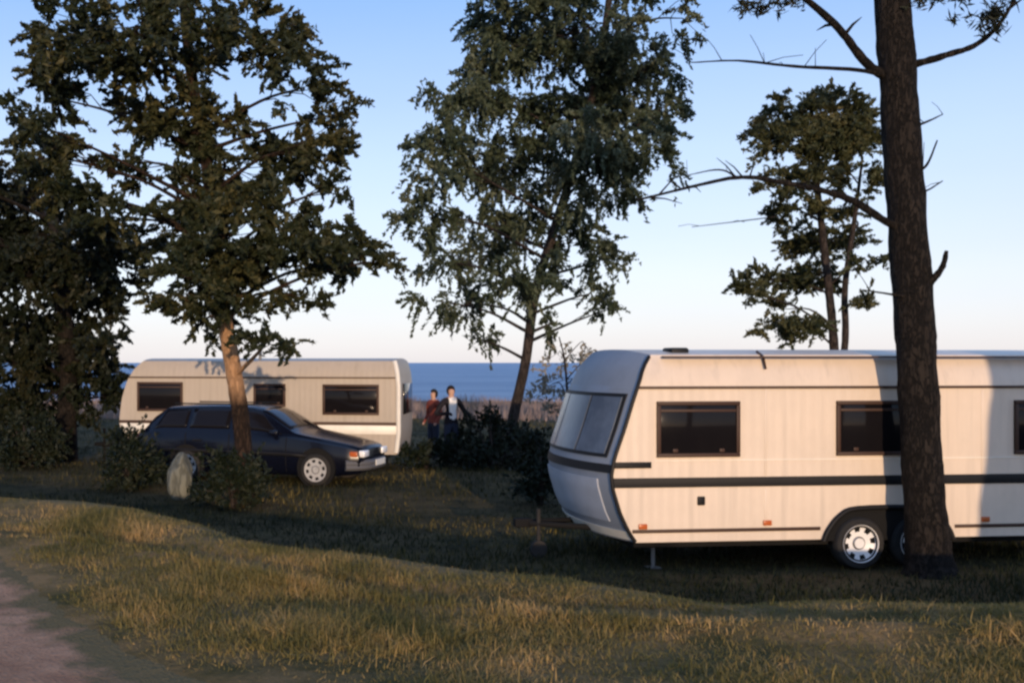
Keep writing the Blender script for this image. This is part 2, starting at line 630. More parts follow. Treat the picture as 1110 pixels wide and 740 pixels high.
# sandy road sheet, on the near left of its edge line
us = np.linspace(-14, 9, 190)
rows = []
tt = np.concatenate([np.linspace(0, 1.2, 14), np.linspace(1.4, 6.5, 26)])
rX, rY = [], []
for t in tt:
    ye = polyY(ROAD, us) + 0.05 * np.sin(2.1 * us) + 0.03 * np.sin(13.3 * us + 2) + 0.02 * np.sin(31 * us)
    rX.append(us - 0.6 * t)
    rY.append(ye - 0.8 * t)
rX, rY = np.array(rX), np.array(rY)
lift = 0.028 * smoothstep(0, 0.25, np.repeat(tt[:, None], len(us), 1)) - 0.012
rZ = ground_z(rX, rY) + lift
nx, ny = len(us), len(tt)
ii = (np.arange(ny - 1)[:, None] * nx + np.arange(nx - 1)[None, :]).ravel()
road_o = struct(fast_mesh("dirt_road", np.stack([rX, rY, rZ], -1).reshape(-1, 3), np.stack([ii, ii + nx, ii + 1 + nx, ii + 1], -1), M['road'], sm=True))

ea = road_o.data.attributes.new("edge", 'FLOAT', 'POINT')
ea.data.foreach_set("value", np.clip(np.repeat(tt[:, None], len(us), 1) / 1.1, 0, 0.6).astype(np.float32).ravel())

# sea
SEA = -1.2
sV = [(-30000, 60, SEA), (30000, 60, SEA), (30000, 40000, SEA), (-30000, 40000, SEA)]
struct(fast_mesh("sea_water", sV, [(0, 1, 2, 3)], M['sea']))


# ------------------------------------------------------------------ grass
def blades(name, X, Y, Z, H, Wd, rng, mat, lean=0.5):
    n = len(X)
    ang = rng.uniform(0, 2 * np.pi, n)
    ld = rng.uniform(0, 2 * np.pi, n)
    ln = np.abs(rng.normal(0, lean, n)) * H
    wx, wy = np.cos(ang) * Wd / 2, np.sin(ang) * Wd / 2
    lx, ly = np.cos(ld) * ln, np.sin(ld) * ln
    V = np.zeros((n, 6, 3), np.float32)
    for k, (s, w) in enumerate(((0.0, 1.0), (0.5, 0.75), (1.0, 0.12))):
        c = s ** 1.8
        for j, sg in enumerate((-1, 1)):
            V[:, 2 * k + j, 0] = X + lx * c + sg * wx * w
            V[:, 2 * k + j, 1] = Y + ly * c + sg * wy * w
            V[:, 2 * k + j, 2] = Z - 0.015 + H * (s - 0.22 * c * np.minimum(ln / np.maximum(H, 1e-3), 1))
    b = (np.arange(n) * 6)[:, None]
    Q = np.concatenate([b + np.array([[0, 1, 3, 2]]), b + np.array([[2, 3, 5, 4]])], 0)
    return struct(fast_mesh(name, V.reshape(-1, 3), Q, mat), "stuff")


rng = np.random.RandomState(11)


def field(rng, n, y0, y1, power=1.0, lo=-470, hi=830):
    Y = y0 + (y1 - y0) * rng.uniform(0, 1, n) ** power
    X = (lo + (hi - lo) * rng.uniform(0, 1, n)) / F * Y
    return X, Y


def clump_keep(X, Y, rng, s=1.0):
    v = np.zeros_like(X)
    r2 = np.random.RandomState(3)
    for _ in range(16):
        f, a, p = r2.uniform(1.2, 6) * s, r2.uniform(0, 6.28), r2.uniform(0, 6.28)
        v += np.sin(f * (X * np.cos(a) + Y * np.sin(a)) + p)
    return v / 4.0


X, Y = field(rng, 400000, 4.6, 14.6, 1.0)
ok = (Y < polyY(CREST, X) + 1.4) & (Y > polyY(ROAD, X) + 0.05 + 0.9 * rng.uniform(-1, 1, len(X)) ** 3)
c = clump_keep(X, Y, rng)
ok &= rng.uniform(0, 1, len(X)) < np.clip(0.75 + 0.3 * c, 0.3, 1)
yr = polyY(RUT, X)
ok &= ~((np.abs(Y - yr + .02) < 0.19) & (rng.uniform(0, 1, len(X)) < 0.85))
X, Y, c = X[ok], Y[ok], c[ok]
dr = np.clip(0.45 + (Y - polyY(ROAD, X)) / 1.5, 0.3, 1)
dc = np.clip((polyY(CREST, X) + 0.6 - Y) / 1.6, 0.35, 1)
H = (0.04 + 0.06 * rng.uniform(0, 1, len(X)) ** 2.2 + 0.02 * np.clip(c, -1, 1.5)) * dr * dc
tall = rng.uniform(0, 1, len(X)) < 0.012
H = np.where(tall, H * 1.9, H)
H = np.clip(H * (0.75 + 0.5 * (clump_keep(X + 7, Y, rng, 0.35) > 0.1)), 0.015, 0.22)
Wd = rng.uniform(0.005, 0.011, len(X))
blades("meadow_grass", X, Y, ground_z(X, Y), H, Wd, rng, M['grass'], 0.9)

X, Y = field(rng, 90000, 11.0, 46, 1.25)
ok = Y > polyY(CREST, X) + 1.2
X, Y = X[ok], Y[ok]
c = clump_keep(X, Y, rng, 0.5)
H = np.clip(0.06 + 0.05 * rng.uniform(0, 1, len(X)) + 0.03 * c, 0.03, 0.2)
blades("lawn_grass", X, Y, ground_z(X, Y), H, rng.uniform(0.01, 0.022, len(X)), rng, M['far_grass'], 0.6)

X, Y = field(rng, 30000, 46, 66, 1.0)
c = clump_keep(X, Y, rng, 0.25)
ok = c > -0.5
X, Y, c = X[ok], Y[ok], c[ok]
H = np.clip(0.36 + 0.2 * c + 0.2 * rng.uniform(-1, 1, len(X)), 0.25, 1.5)
blades("shore_reeds", X, Y, ground_z(X, Y), H, rng.uniform(0.02, 0.05, len(X)), rng, M['reed'], 0.25)


# ------------------------------------------------------------------ foliage and trees
def leaves_arrays(rng, blobs, sub_r, per_sub, ll, lw, dens=1.0, flat=0.7, droop=0.0, up=0.4):
    """blobs: (centre xyz, radii xyz, density) -> vertices (n,4,3) and the sub-clump centres per blob"""
    allV, subs = [], []
    for c, r, dn in blobs:
        c, r = np.array(c), np.array(r)
        ns = max(3, int(dens * dn * (r[0] * r[1] * r[2]) ** (2 / 3) / sub_r ** 2 * 2.2))
        d = rng.normal(0, 1, (ns, 3))
        d /= np.linalg.norm(d, axis=1)[:, None]
        rad = rng.uniform(0, 1, ns) ** 0.45
        S = c + d * rad[:, None] * r
        subs.append(S)
        sr = sub_r * rng.uniform(0.5, 1.3, ns)
        cnt = np.maximum(4, (per_sub * (sr / sub_r) ** 2 * rng.uniform(0.6, 1.3, ns)).astype(int))
        # shoots radiate from every sub-clump; leaves sit along the shoots
        k = 9
        nsh = ns * k
        sd0 = rng.normal(0, 1, (nsh, 3)) + 0.9 * np.repeat(d, k, 0)
        sd0[:, 2] = sd0[:, 2] * flat + up * 0.6 - droop
        sd0 /= np.linalg.norm(sd0, axis=1)[:, None]
        shl = np.repeat(sr, k) * rng.uniform(0.5, 1.5, nsh)
        sh0 = np.repeat(S, k, 0) + rng.normal(0, 0.22, (nsh, 3)) * np.repeat(sr, k)[:, None]
        idx = np.repeat(np.arange(nsh), np.maximum(1, np.repeat(cnt, k) // k))
        n = len(idx)
        t = rng.uniform(0.05, 1.0, n) ** 0.8
        pos = sh0[idx] + sd0[idx] * (shl[idx] * t)[:, None] + rng.normal(0, 0.028, (n, 3)) * (1.3 - t)[:, None]
        pos[:, 2] -= (0.12 + droop * 0.5) * shl[idx] * t * t
        dirv = sd0[idx] * 1.1 + rng.normal(0, 0.75, (n, 3))
        dirv /= np.linalg.norm(dirv, axis=1)[:, None] + 1e-9
        sd = np.cross(dirv, rng.normal(0, 1, (n, 3)))
        sd /= np.linalg.norm(sd, axis=1)[:, None] + 1e-9
        L = ll * rng.uniform(0.45, 1.55, n)[:, None]
        W = lw * rng.uniform(0.6, 1.3, n)[:, None]
        a = pos - dirv * L / 2
        b = pos + sd * W / 2
        e = pos + dirv * L / 2
        f = pos - sd * W / 2
        allV.append(np.stack([a, b, e, f], 1))
    V = np.concatenate(allV, 0)
    return V, subs


def quad_mesh(name, V, mat, parent):
    n = len(V)
    Q = np.arange(n * 4, dtype=np.int32).reshape(n, 4)
    return fast_mesh(name, V.reshape(-1, 3), Q, mat, parent)


def tree(name, label, cat, trunks, blobs, leaf, bark, seed, sub_r, per_sub, ll, lw, dens=1.0, flat=0.7, droop=0.0,
         limb_r=0.05, group=None, twig_every=2, limb_n=1, cut=0.35):
    """trunks: lists of (x,y,z,r) world; blobs: world. Root at the base of the first trunk."""
    rng = np.random.RandomState(seed)
    base = Vector(trunks[0][0][:3])
    root = tag(empty(name, base), label, cat, group)
    bv = np.array(base)
    TV, TQ = [], []

    def addt(path, rad, n, rough=0.0):
        V, Q = tube_arrays(path, rad, n, rng, rough)
        o = len(TV)
        TV.extend(V)
        TQ.extend([tuple(i + o for i in q) for q in Q])
    skel = []
    for tr in trunks:
        sp = spline(tr, 7)
        path = [Vector(p[:3]) - base for p in sp]
        rad = [max(float(p[3]), 0.01) for p in sp]
        addt(path, rad, 14, 0.05)
        skel += [(p, r) for p, r in zip(path, rad)]
    LV, subs = leaves_arrays(rng, [(np.array(c) - bv, r, d) for c, r, d in blobs], sub_r, per_sub, ll, lw, dens, flat, droop)
    for (c, r, d), S in zip(blobs, subs):
        bc = Vector(np.array(c) - bv)
        # start where the trunk is a bit lower than the blob and near it
        best, bd = None, 1e9
        for p, rr in skel:
            dz = bc.z - p.z
            h = math.hypot(bc.x - p.x, bc.y - p.y)
            want = cut * h
            s = abs(dz - want) + 0.15 * h
            if s < bd:
                bd, best = s, (p, rr)
        p0, r0 = best
        mid = p0.lerp(bc, 0.5) + Vector((rng.uniform(-.2, .2), rng.uniform(-.2, .2), rng.uniform(0.0, 0.25)))
        pa = spline([p0, mid, bc], 5)
        rl = min(limb_r, r0 * 0.6)
        addt([Vector(q) for q in pa], list(np.linspace(rl, rl * 0.3, len(pa))), 6, 0.08)
        for s in S[::twig_every]:
            s = Vector(s)
            q0 = Vector(pa[rng.randint(5, len(pa))])
            mm = q0.lerp(s, 0.5) + Vector((rng.uniform(-.08, .08), rng.uniform(-.08, .08), rng.uniform(-.02, .1)))
            addt([q0, mm, s], [rl * 0.28, rl * 0.2, 0.005], 4)
    V = np.array([list(v) for v in TV])
    tq = np.array(TQ)
    me_o = fast_mesh("trunk", V, tq, bark, root, sm=True)
    quad_mesh("crown", LV, leaf, root)
    return root


def blob(px, py, rx, ry, Y, dens=1.0, dy=0.0, depth=None):
    k = Y / F
    rr = (rx * k, (depth if depth else 0.5 * (rx + ry) * k), ry * k)
    p = at(px, py, Y)
    # spread in depth around the trunk, keeping the bearing
    q = at(px, py, Y + dy)
    return (tuple(q), rr, dens)


def blobs_from(lst, Y, seed, spread):
    r = random.Random(seed)
    out = []
    for b in lst:
        px, py, rx, ry = b[:4]
        d = b[4] if len(b) > 4 else 1.0
        out.append(blob(px, py, rx, ry, Y, d, r.uniform(-spread, spread)))
    return out


def trunk_pts(lst, Y, r_of, dy=0.0):
    out = []
    for i, (px, py, rp) in enumerate(lst):
        p = at(px, py, Y)
        out.append((p.x, p.y + dy * i, p.z, rp * Y / F))
    return out


def ground_first(tr, dz=-0.15):
    x, y, z, r = tr[0]
    g = gz(x, y) + dz
    return [(x, y, g, r * 1.25)] + [t for t in tr if t[2] > g + 0.25]


# big pine on the left
Y1 = 19.0
tr1 = ground_first(trunk_pts([(266, 545, 12), (264, 500, 10.5), (262, 460, 9.5), (253, 400, 9), (244, 350, 8.5), (236, 280, 7.5), (224, 180, 6.5), (205, 60, 6), (195, -60, 5), (190, -150, 2)], Y1, None))
b1 = [(150, 30, 105, 50), (290, 40, 62, 42), (55, 105, 34, 55), (45, 165, 28, 35), (200, 125, 75, 38), (335, 165, 48, 38), (255, 185, 72, 42), (85, 55, 50, 45),
      (250, 255, 55, 40), (330, 258, 50, 20), (380, 285, 32, 16), (300, 292, 55, 24), (222, 345, 30, 22), (290, 368, 32, 14), (150, 175, 55, 26, .5),
      (245, 305, 60, 22), (330, 95, 40, 30, .7), (180, 250, 40, 22, .55), (180, -50, 130, 50), (300, 225, 50, 24), (205, 300, 35, 20, .6), (360, 125, 25, 20, .8), (120, 120, 40, 25, .5), (365, 200, 22, 14, .7), (240, 285, 45, 28), (215, 215, 50, 40), (30, 130, 22, 40, .8), (262, 322, 35, 18), (402, 284, 20, 12), (360, 272, 40, 18), (100, 215, 40, 22, .7), (62, 205, 35, 25, .9), (140, 235, 35, 18, .6), (330, 320, 25, 14, .5), (195, 322, 22, 14, .7)]
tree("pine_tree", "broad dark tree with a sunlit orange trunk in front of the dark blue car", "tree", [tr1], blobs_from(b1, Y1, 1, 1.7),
     M['needles_warm'], M['bark_sun_band'], 21, 0.33, 270, 0.125, 0.056, 2.0, 0.75, 0.15, 0.04)

# leftmost tree
Y0 = 26.0
tr0 = ground_first(trunk_pts([(70, 500, 12), (73, 440, 10), (74, 400, 9), (68, 320, 8), (58, 240, 6), (45, 170, 4)], Y0, None))
b0 = [(25, 215, 50, 38), (60, 255, 75, 40), (105, 275, 50, 36), (30, 300, 55, 34), (85, 320, 52, 34), (-20, 260, 50, 60), (60, 360, 55, 32), (15, 395, 40, 26),
      (90, 395, 42, 26), (45, 430, 50, 26), (-30, 350, 40, 40), (115, 375, 20, 14, .7), (105, 430, 25, 22), (-60, 200, 50, 50), (145, 262, 22, 18, .7), (0, 440, 30, 20)]
tree("broad_tree", "dense dark tree with foliage hanging low to the ground", "tree", [tr0], blobs_from(b0, Y0, 2, 1.6),
     M['needles'], M['bark'], 22, 0.40, 280, 0.15, 0.07, 3.1, 0.8, 0.1, 0.06)

# middle leaning tree
Y3 = 25.5
tr3 = ground_first(trunk_pts([(550, 520, 7), (552, 490, 6.2), (557, 450, 5.8), (570, 390, 5.4), (580, 320, 5), (600, 250, 4.7), (625, 170, 4.2), (648, 80, 4.5), (660, 0, 3.5), (668, -90, 2)], Y3, None))
b3 = [(620, 30, 95, 48), (545, 45, 55, 45), (505, 100, 45, 42), (600, 120, 85, 42), (690, 80, 45, 55), (700, 165, 38, 32), (475, 165, 34, 42), (555, 180, 75, 38),
      (645, 200, 55, 34), (465, 230, 30, 28), (530, 245, 62, 34), (610, 262, 52, 30, .8), (480, 285, 34, 24, .8), (660, 278, 32, 18, .7), (500, 328, 38, 22, .7), (555, 305, 42, 24, .7),
      (640, 318, 32, 18, .55), (512, 365, 22, 16, .6), (598, 350, 28, 14, .45), (660, 335, 16, 18, .4), (640, -55, 120, 50), (560, -30, 60, 40), (740, 20, 30, 30, .5), (470, 325, 22, 12, .6), (715, 125, 25, 25, .7), (650, 145, 50, 30)]
tree("leaning_tree", "tall leaning tree with loose drooping foliage and a thin dark trunk in the middle", "tree", [tr3], blobs_from(b3, Y3, 3, 1.9),
     M['leaves'], M['bark_grey'], 23, 0.36, 250, 0.125, 0.054, 2.3, 0.9, 0.7, 0.04)

# smaller pine beyond the near caravan
Y4 = 24.0
tr4 = ground_first(trunk_pts([(908, 520, 5.5), (906, 420, 5), (903, 360, 4.6), (898, 310, 4.2), (890, 240, 3.6), (882, 170, 3), (880, 115, 1.5)], Y4, None))
tr4b = trunk_pts([(907, 430, 4), (916, 370, 3.6), (916, 310, 3.2), (926, 240, 2.4), (935, 170, 1.2)], Y4, None)
b4 = [(880, 125, 62, 20), (845, 150, 36, 18), (930, 140, 34, 22), (905, 155, 40, 18), (848, 200, 42, 13, .8), (862, 228, 40, 12, .8), (885, 262, 48, 20), (835, 302, 32, 11),
      (880, 300, 40, 14), (862, 352, 36, 14), (850, 335, 25, 8, .6), (930, 195, 26, 16, .8), (800, 315, 16, 9), (935, 285, 22, 9, .6), (945, 330, 22, 7, .4), (925, 235, 22, 10, .6), (890, 190, 30, 12, .6), (895, 105, 30, 10, .8)]
tree("pine_tree", "smaller two stemmed pine with flat foliage pads beyond the near caravan roof", "tree", [tr4, tr4b], blobs_from(b4, Y4, 4, 1.2),
     M['olive_pads'], M['bark_grey'], 24, 0.27, 240, 0.115, 0.045, 3.0, 0.6, 0, 0.028)

# sapling behind the caravan nose
Y6 = 18.0
trs = ground_first(trunk_pts([(618, 560, 1.6), (617, 480, 1.5), (615, 430, 1.3), (612, 390, 1.0), (606, 365, .6)], Y6, None))
bs = [(605, 385, 22, 12, .6), (625, 405, 20, 14, .7), (600, 415, 18, 12, .6), (612, 435, 24, 14, .8), (634, 380, 14, 9, .5), (585, 425, 16, 14, .7), (630, 425, 20, 14, .8)]
tree("sapling", "slender sapling with sparse pale leaves showing above the near caravan nose", "sapling", [trs], blobs_from(bs, Y6, 6, 0.3),
     M['pale_leaves'], M['bark_grey'], 26, 0.15, 40, 0.08, 0.04, 1.6, 0.8, 0.2, 0.012)


# shrubs
def shrub(label, px, Yb, w, h, seed, mat, dens=1.0, blobsn=7, ll=0.095, sub=0.24):
    rng = random.Random(seed)
    x = (px - CX) / F * Yb
    g = gz(x, Yb)
    bl = []
    for i in range(blobsn):
        a = rng.uniform(-1, 1)
        hh = h * (0.35 + 0.5 * rng.random()) * (1 - 0.4 * abs(a))
        bl.append(((x + a * w * 0.36, Yb + rng.uniform(-.3, .3) * w, g + hh * 0.95), (w * 0.22, w * 0.22, hh * 0.55), 1.0))
    bl.append(((x, Yb, g + h * 0.25), (w * 0.45, w * 0.4, h * 0.25), 1.0))
    stem = [(x, Yb, g - 0.1, 0.05), (x + .03, Yb, g + h * 0.3, 0.035), (x, Yb + .05, g + h * 0.7, 0.012)]
    rnp = np.random.RandomState(seed)
    root = tag(empty("shrub", (x, Yb, g)), label, "shrub", "shrubs on the camping meadow")
    off = np.array((x, Yb, g))
    LV, subs = leaves_arrays(rnp, [(np.array(c) - off, r, d) for c, r, d in bl], sub, 80, ll, ll * 0.5, dens * 1.7, 1.0, 0, 0.9)
    TV, TQ = [], []

    def addt(path, rad, n):
        V, Q = tube_arrays(path, rad, n)
        o = len(TV)
        TV.extend(V)
        TQ.extend([tuple(i + o for i in q) for q in Q])
    addt([Vector(s[:3]) - Vector(off) for s in stem], [s[3] for s in stem], 7)
    for S in subs:
        for s in S[::3]:
            s = Vector(s)
            addt([Vector((0, 0, 0.05)), s.lerp(Vector((0, 0, s.z * 0.6)), 0.5), s], [0.02, 0.014, 0.004], 4)
    fast_mesh("stem", np.array([list(v) for v in TV]), np.array(TQ), M['bark_grey'], root, sm=True)
    quad_mesh("foliage", LV, mat, root)
    return root


shrub("dark shrub around the foot of the orange pine trunk", 252, 18.3, 1.2, 1.35, 31, M['bush'], 1.2)
shrub("rounded olive shrub in the middle between the two caravans", 532, 24.6, 2.4, 1.15, 32, M['bush'], 1.2, 9)
shrub("blackish shrub tucked beside the near caravan nose", 585, 18.6, 0.9, 1.35, 33, M['bush'], 1.3)
shrub("low dark shrub under the dense tree that hangs to the ground", 25, 24.5, 2.2, 1.3, 34, M['bush'], 1.2)
shrub("dark shrub at the tail of the dark blue car", 140, 20.5, 1.3, 1.1, 35, M['bush'], 1.2)
shrub("small low shrub right of the dark blue car bonnet", 462, 24.2, 0.9, 0.75, 36, M['bush'], 1.2, 4)


# upright boulder in the grass
def boulder(label, px, Yb, wdt, hgt):
    x = (px - CX) / F * Yb
    bm = bmesh.new()
    bmesh.ops.create_icosphere(bm, subdivisions=4, radius=1.0)
    rg = random.Random(8)
    cuts = [(Vector((rg.uniform(-1, 1), rg.uniform(-1, 1), rg.uniform(-.4, 1))).normalized(), rg.uniform(.66, .9)) for _ in range(9)]
    for v in bm.verts:
        for nrm, dd in cuts:
            e = v.co.dot(nrm) - dd
            if e > 0:
                v.co -= nrm * e * 0.85
        v.co += v.co.normalized() * 0.035 * math.sin(7 * v.co.x + 5 * v.co.z) * math.sin(6 * v.co.y + 2)
        v.co.x *= wdt / 2
        v.co.y *= wdt / 2.2
        v.co.z = v.co.z * hgt * 0.56 + hgt * 0.44
    o = from_bm("boulder", bm, M['stone'], None, 50)
    o.location = (x, Yb, gz(x, Yb))
    return tag(o, label, "boulder")


boulder("upright pale grey stone standing in the grass before the tail of the car", 196, 19.3, 0.5, 0.8)


# near pine with dead branches
def pine_near(label, group=None):
    Yp = 12.72
    px0 = 1006
    bx = (px0 - CX) / F * Yp
    base = Vector((bx, Yp, gz(bx, Yp)))
    root = tag(empty("pine_tree", base), label, "tree", group)
    rng = np.random.RandomState(77)

    def P(px, py, dy=0.0):
        return at(px, py, Yp + dy) - base
    pts = [(1008, 634, 38), (1007, 618, 28), (1005, 590, 22.5), (1001, 520, 20.5), (996, 430, 20), (989, 320, 20), (981, 200, 19.5), (973, 90, 19), (967, 0, 18), (958, -150, 17), (955, -300, 12), (958, -430, 7), (960, -520, 3)]
    sp = spline([(*P(a, b), c * Yp / F) for a, b, c in pts], 10)
    V, Q = tube_arrays([Vector(s[:3]) for s in sp], [float(s[3]) for s in sp], 26, rng, 0.035)
    V = np.array([list(v) for v in V])
    V[:, 0] += 0.006 * np.sin(V[:, 2] * 2.3 + 1) + 0.007 * np.sin(V[:, 2] * 8.1 + V[:, 1] * 14)
    V[:, 1] += 0.008 * np.sin(V[:, 2] * 5.3 + V[:, 0] * 11)
    fast_mesh("trunk", V, np.array(Q), M['bark'], root, sm=True)

    def branch(pl, r0, r1, twigs=0, seed=0):
        rg = np.random.RandomState(seed)
        s = spline([tuple(P(*p)) for p in pl], 6)
        TV, TQ = tube_arrays([Vector(q) for q in s], list(np.linspace(r0, r1, len(s))), 7, rg, 0.15)
        for k in range(twigs):
            i = rg.randint(len(s) // 3, len(s))
            q0 = Vector(s[i])
            dv = Vector((rg.uniform(-.3, .3), rg.uniform(-.35, .35), rg.uniform(-.12, .3)))
            v2, q2 = tube_arrays([q0, q0 + dv * 0.5 + Vector((0, 0, .02)), q0 + dv], [r1 * 0.9, r1 * 0.6, 0.003], 4)
            o = len(TV)
            TV = TV + v2
            TQ = TQ + [tuple(i2 + o for i2 in q) for q in q2]
        return fast_mesh("branch", np.array([list(v) for v in TV]), np.array(TQ), M['bark'], root, sm=True)
    branch([(985, 250, 0), (960, 240, -.1), (925, 218, -.2), (890, 206, -.3), (850, 198, -.4), (805, 192, -.5), (760, 200, -.6), (690, 217, -.7)], 0.05, 0.012, 9, 1)
    branch([(800, 193, -.5), (780, 184, -.5), (745, 190, -.55)], 0.014, 0.005, 2, 2)
    branch([(965, 85, 0), (940, 70, -.1), (910, 32, -.3), (875, 0, -.5), (840, -40, -.7)], 0.06, 0.025, 6, 3)
    branch([(970, 85, 0), (930, 76, -.2), (860, 72, -.5), (800, 66, -.7), (750, 68, -.8)], 0.028, 0.006, 8, 4)
    branch([(985, 72, 0), (1020, 62, -.1), (1055, 50, -.2), (1080, 30, -.3), (1100, 0, -.4)], 0.045, 0.016, 7, 5)
    branch([(1000, 312, -.1), (1012, 302, -.15), (1022, 288, -.2), (1026, 272, -.2)], 0.05, 0.024, 0, 6)
    branch([(985, 140, -.1), (1005, 132, -.15), (1022, 124, -.2)], 0.018, 0.006, 2, 7)
    branch([(990, 190, -.1), (1005, 178, -.15), (1016, 152, -.2)], 0.02, 0.008, 1, 8)
    branch([(990, 212, -.1), (1006, 206, -.15), (1022, 196, -.2)], 0.016, 0.006, 1, 9)
    branch([(985, 322, -.1), (960, 318, -.2), (935, 314, -.3)], 0.018, 0.006, 2, 10)
    branch([(840, 235, .1), (800, 240, 0), (750, 246, -.1)], 0.008, 0.004, 2, 11)
    # crown: living foliage from the top of the picture upwards
    bl = []
    k = Yp / F
    for (px, py, rx, ry, d, dy) in [(1050, 12, 42, 14, .6, -.3), (1085, 22, 24, 10, .45, -.4), (1010, -5, 35, 14, .6, -.2), (845, 5, 32, 14, .25, -.5), (870, -25, 50, 20, .5, -.6), (1075, -40, 60, 30, .8, 0),
                                    (930, -80, 70, 35, .8, .8), (1020, -120, 80, 40, .9, -.7), (900, -170, 70, 40, .8, -.6), (990, -230, 90, 45, .9, .6), (930, -310, 80, 45, .9, 0), (1010, -370, 70, 45, .9, -.3), (950, -440, 60, 40, .9, .2), (960, -510, 40, 35, .9, 0)]:
        bl.append((tuple(P(px, py, dy)), (rx * k, (rx + ry) * .5 * k, ry * k), d))
    LV, subs = leaves_arrays(rng, bl, 0.17, 90, 0.11, 0.022, 1.3, 0.55, 0)
    quad_mesh("crown", LV, M['needles'], root)
    tops = [Vector(q[:3]) for q in sp]
    for (c, r, d), S in zip(bl, subs):
        c = Vector(c)
        if c.z < P(0, 0).z + 0.2:
            continue
        p0 = min(tops, key=lambda q: abs(q.z - (c.z - 0.3)))
        TV, TQ = [], []
        for a, b, r0, r1 in [(p0, c, 0.035, 0.012)] + [(c, Vector(q), 0.009, 0.003) for q in S[::2]]:
            v2, q2 = tube_arrays([a, a.lerp(b, .5) + Vector((0, 0, .05)), b], [r0, (r0 + r1) / 2, r1], 5)
            o = len(TV)
            TV += v2
            TQ += [tuple(i2 + o for i2 in q) for q in q2]
        fast_mesh("branch", np.array([list(v) for v in TV]), np.array(TQ), M['bark'], root, sm=True)
    return root


near_pine = pine_near("tall dark pine trunk with bare dead branches in front of the near caravan", None)


def copy_tree(o, parent=None):
    c = o.copy()
    COL.objects.link(c)
    if parent is not None:
        c.parent = parent
    for ch in [x for x in bpy.data.objects if x.parent == o]:
        copy_tree(ch, c)
    return c


# ------------------------------------------------------------------ caravans
def profile_fn(pts):
    z = np.array([p[0] for p in pts])
    x = np.array([p[1] for p in pts])
    o = np.argsort(z)
    return lambda zz: float(np.interp(zz, z[o], x[o]))


def caravan_body(L, W, zb, zg, zs, crown, inset, front, rear, bow, rear_bow, parent, mat, front_mat):
    """front(z), rear(z): how far the end is set back at height z. Local x along, y across (0 = near side), z up."""
    pf, pr = profile_fn(front), profile_fn(rear)
    zside = list(np.linspace(zb, zg, 12)) + [zg + 0.001]
    loop = []          # (s in -1..1, y, z)
    hw = W / 2

    def hwz(z):
        t = max(0.0, (z - zg) / (zs - zg))
        return hw - 0.012 * (t > 0) - inset * t ** 1.6
    near = [(z) for z in zside] + list(np.linspace(zg + 0.02, zs, 5))
    for z in near:
        loop.append((-1, -hwz(z), z))
    ht = hwz(zs)
    nS = 13
    for s in np.linspace(-1, 1, nS)[1:-1]:
        loop.append((s, s * ht, zs + crown * (1 - abs(s) ** 2.4)))
    for z in reversed(near):
        loop.append((1, hwz(z), z))

    def xf(s, z):
        return pf(min(z, zs + crown)) - bow * (1 - abs(s) ** 2.2)

    def xr(s, z):
        return L - pr(min(z, zs + crown)) + rear_bow * (1 - abs(s) ** 2.2)
    bm = bmesh.new()
    nv = 30
    grid = []
    for s, y, z in loop:
        row = []
        a, b = xf(s, z), xr(s, z)
        for v in np.linspace(0, 1, nv):
            row.append(bm.verts.new((a + (b - a) * v, y + hw, z)))
        grid.append(row)
    for i in range(len(grid) - 1):
        for j in range(nv - 1):
            bm.faces.new((grid[i][j], grid[i][j + 1], grid[i + 1][j + 1], grid[i + 1][j]))
    # underside
    bm.faces.new(list(grid[0]) + list(reversed(grid[-1])))
    body = from_bm("body", bm, mat, parent, 35)

    def cap(fn, name, m):
        b2 = bmesh.new()
        rows = []
        for z in near + [None]:
            row = []
            for s in np.linspace(-1, 1, nS):
                if z is None:
                    zz = zs + crown * (1 - abs(s) ** 2.4)
                    yy = s * ht
                else:
                    zz, yy = z, s * hwz(z)
                row.append(b2.verts.new((fn(s, zz), yy + hw, zz)))
            rows.append(row)
        for i in range(len(rows) - 1):
            for j in range(nS - 1):
                b2.faces.new((rows[i][j], rows[i][j + 1], rows[i + 1][j + 1], rows[i + 1][j]))
        bmesh.ops.remove_doubles(b2, verts=b2.verts[:], dist=0.0008)
        return from_bm(name, b2, m, parent, 35)
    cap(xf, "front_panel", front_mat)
    cap(xr, "rear_panel", mat)
    return xf, xr


def side_window(parent, x0, x1, z0, z1, curtain=False, fr=0.045, y=0.0):
    bm = bmesh.new()
    for a in ((x0, x1, z0, z0 + fr), (x0, x1, z1 - fr, z1), (x0, x0 + fr, z0 + fr, z1 - fr), (x1 - fr, x1, z0 + fr, z1 - fr)):
        add_box(bm, a[0], a[1], y - 0.035, y + 0.01, a[2], a[3], 0.008)
    w = from_bm("window", bm, M['brown_frame'], parent, 30)
    b2 = bmesh.new()
    add_box(b2, x0 + fr * .6, x1 - fr * .6, y - 0.02, y - 0.004, z0 + fr * .6, z1 - fr * .6, 0.004)
    from_bm("pane", b2, M['pane'], w, 30)
    b3 = bmesh.new()
    add_box(b3, x0 + fr, x1 - fr, y - 0.026, y - 0.018, z1 - fr - 0.075, z1 - fr - 0.045, 0.003)
    from_bm("hinge_rail", b3, M['brown_frame'], w, 30)
    for q in (0.22, 0.78):
        b3 = bmesh.new()
        xm = x0 + (x1 - x0) * q
        add_box(b3, xm - .03, xm + .03, y - 0.03, y - 0.018, z0 + fr + .01, z0 + fr + .05, 0.005)
        from_bm("catch", b3, M['brown_frame'], w, 30)
    return w


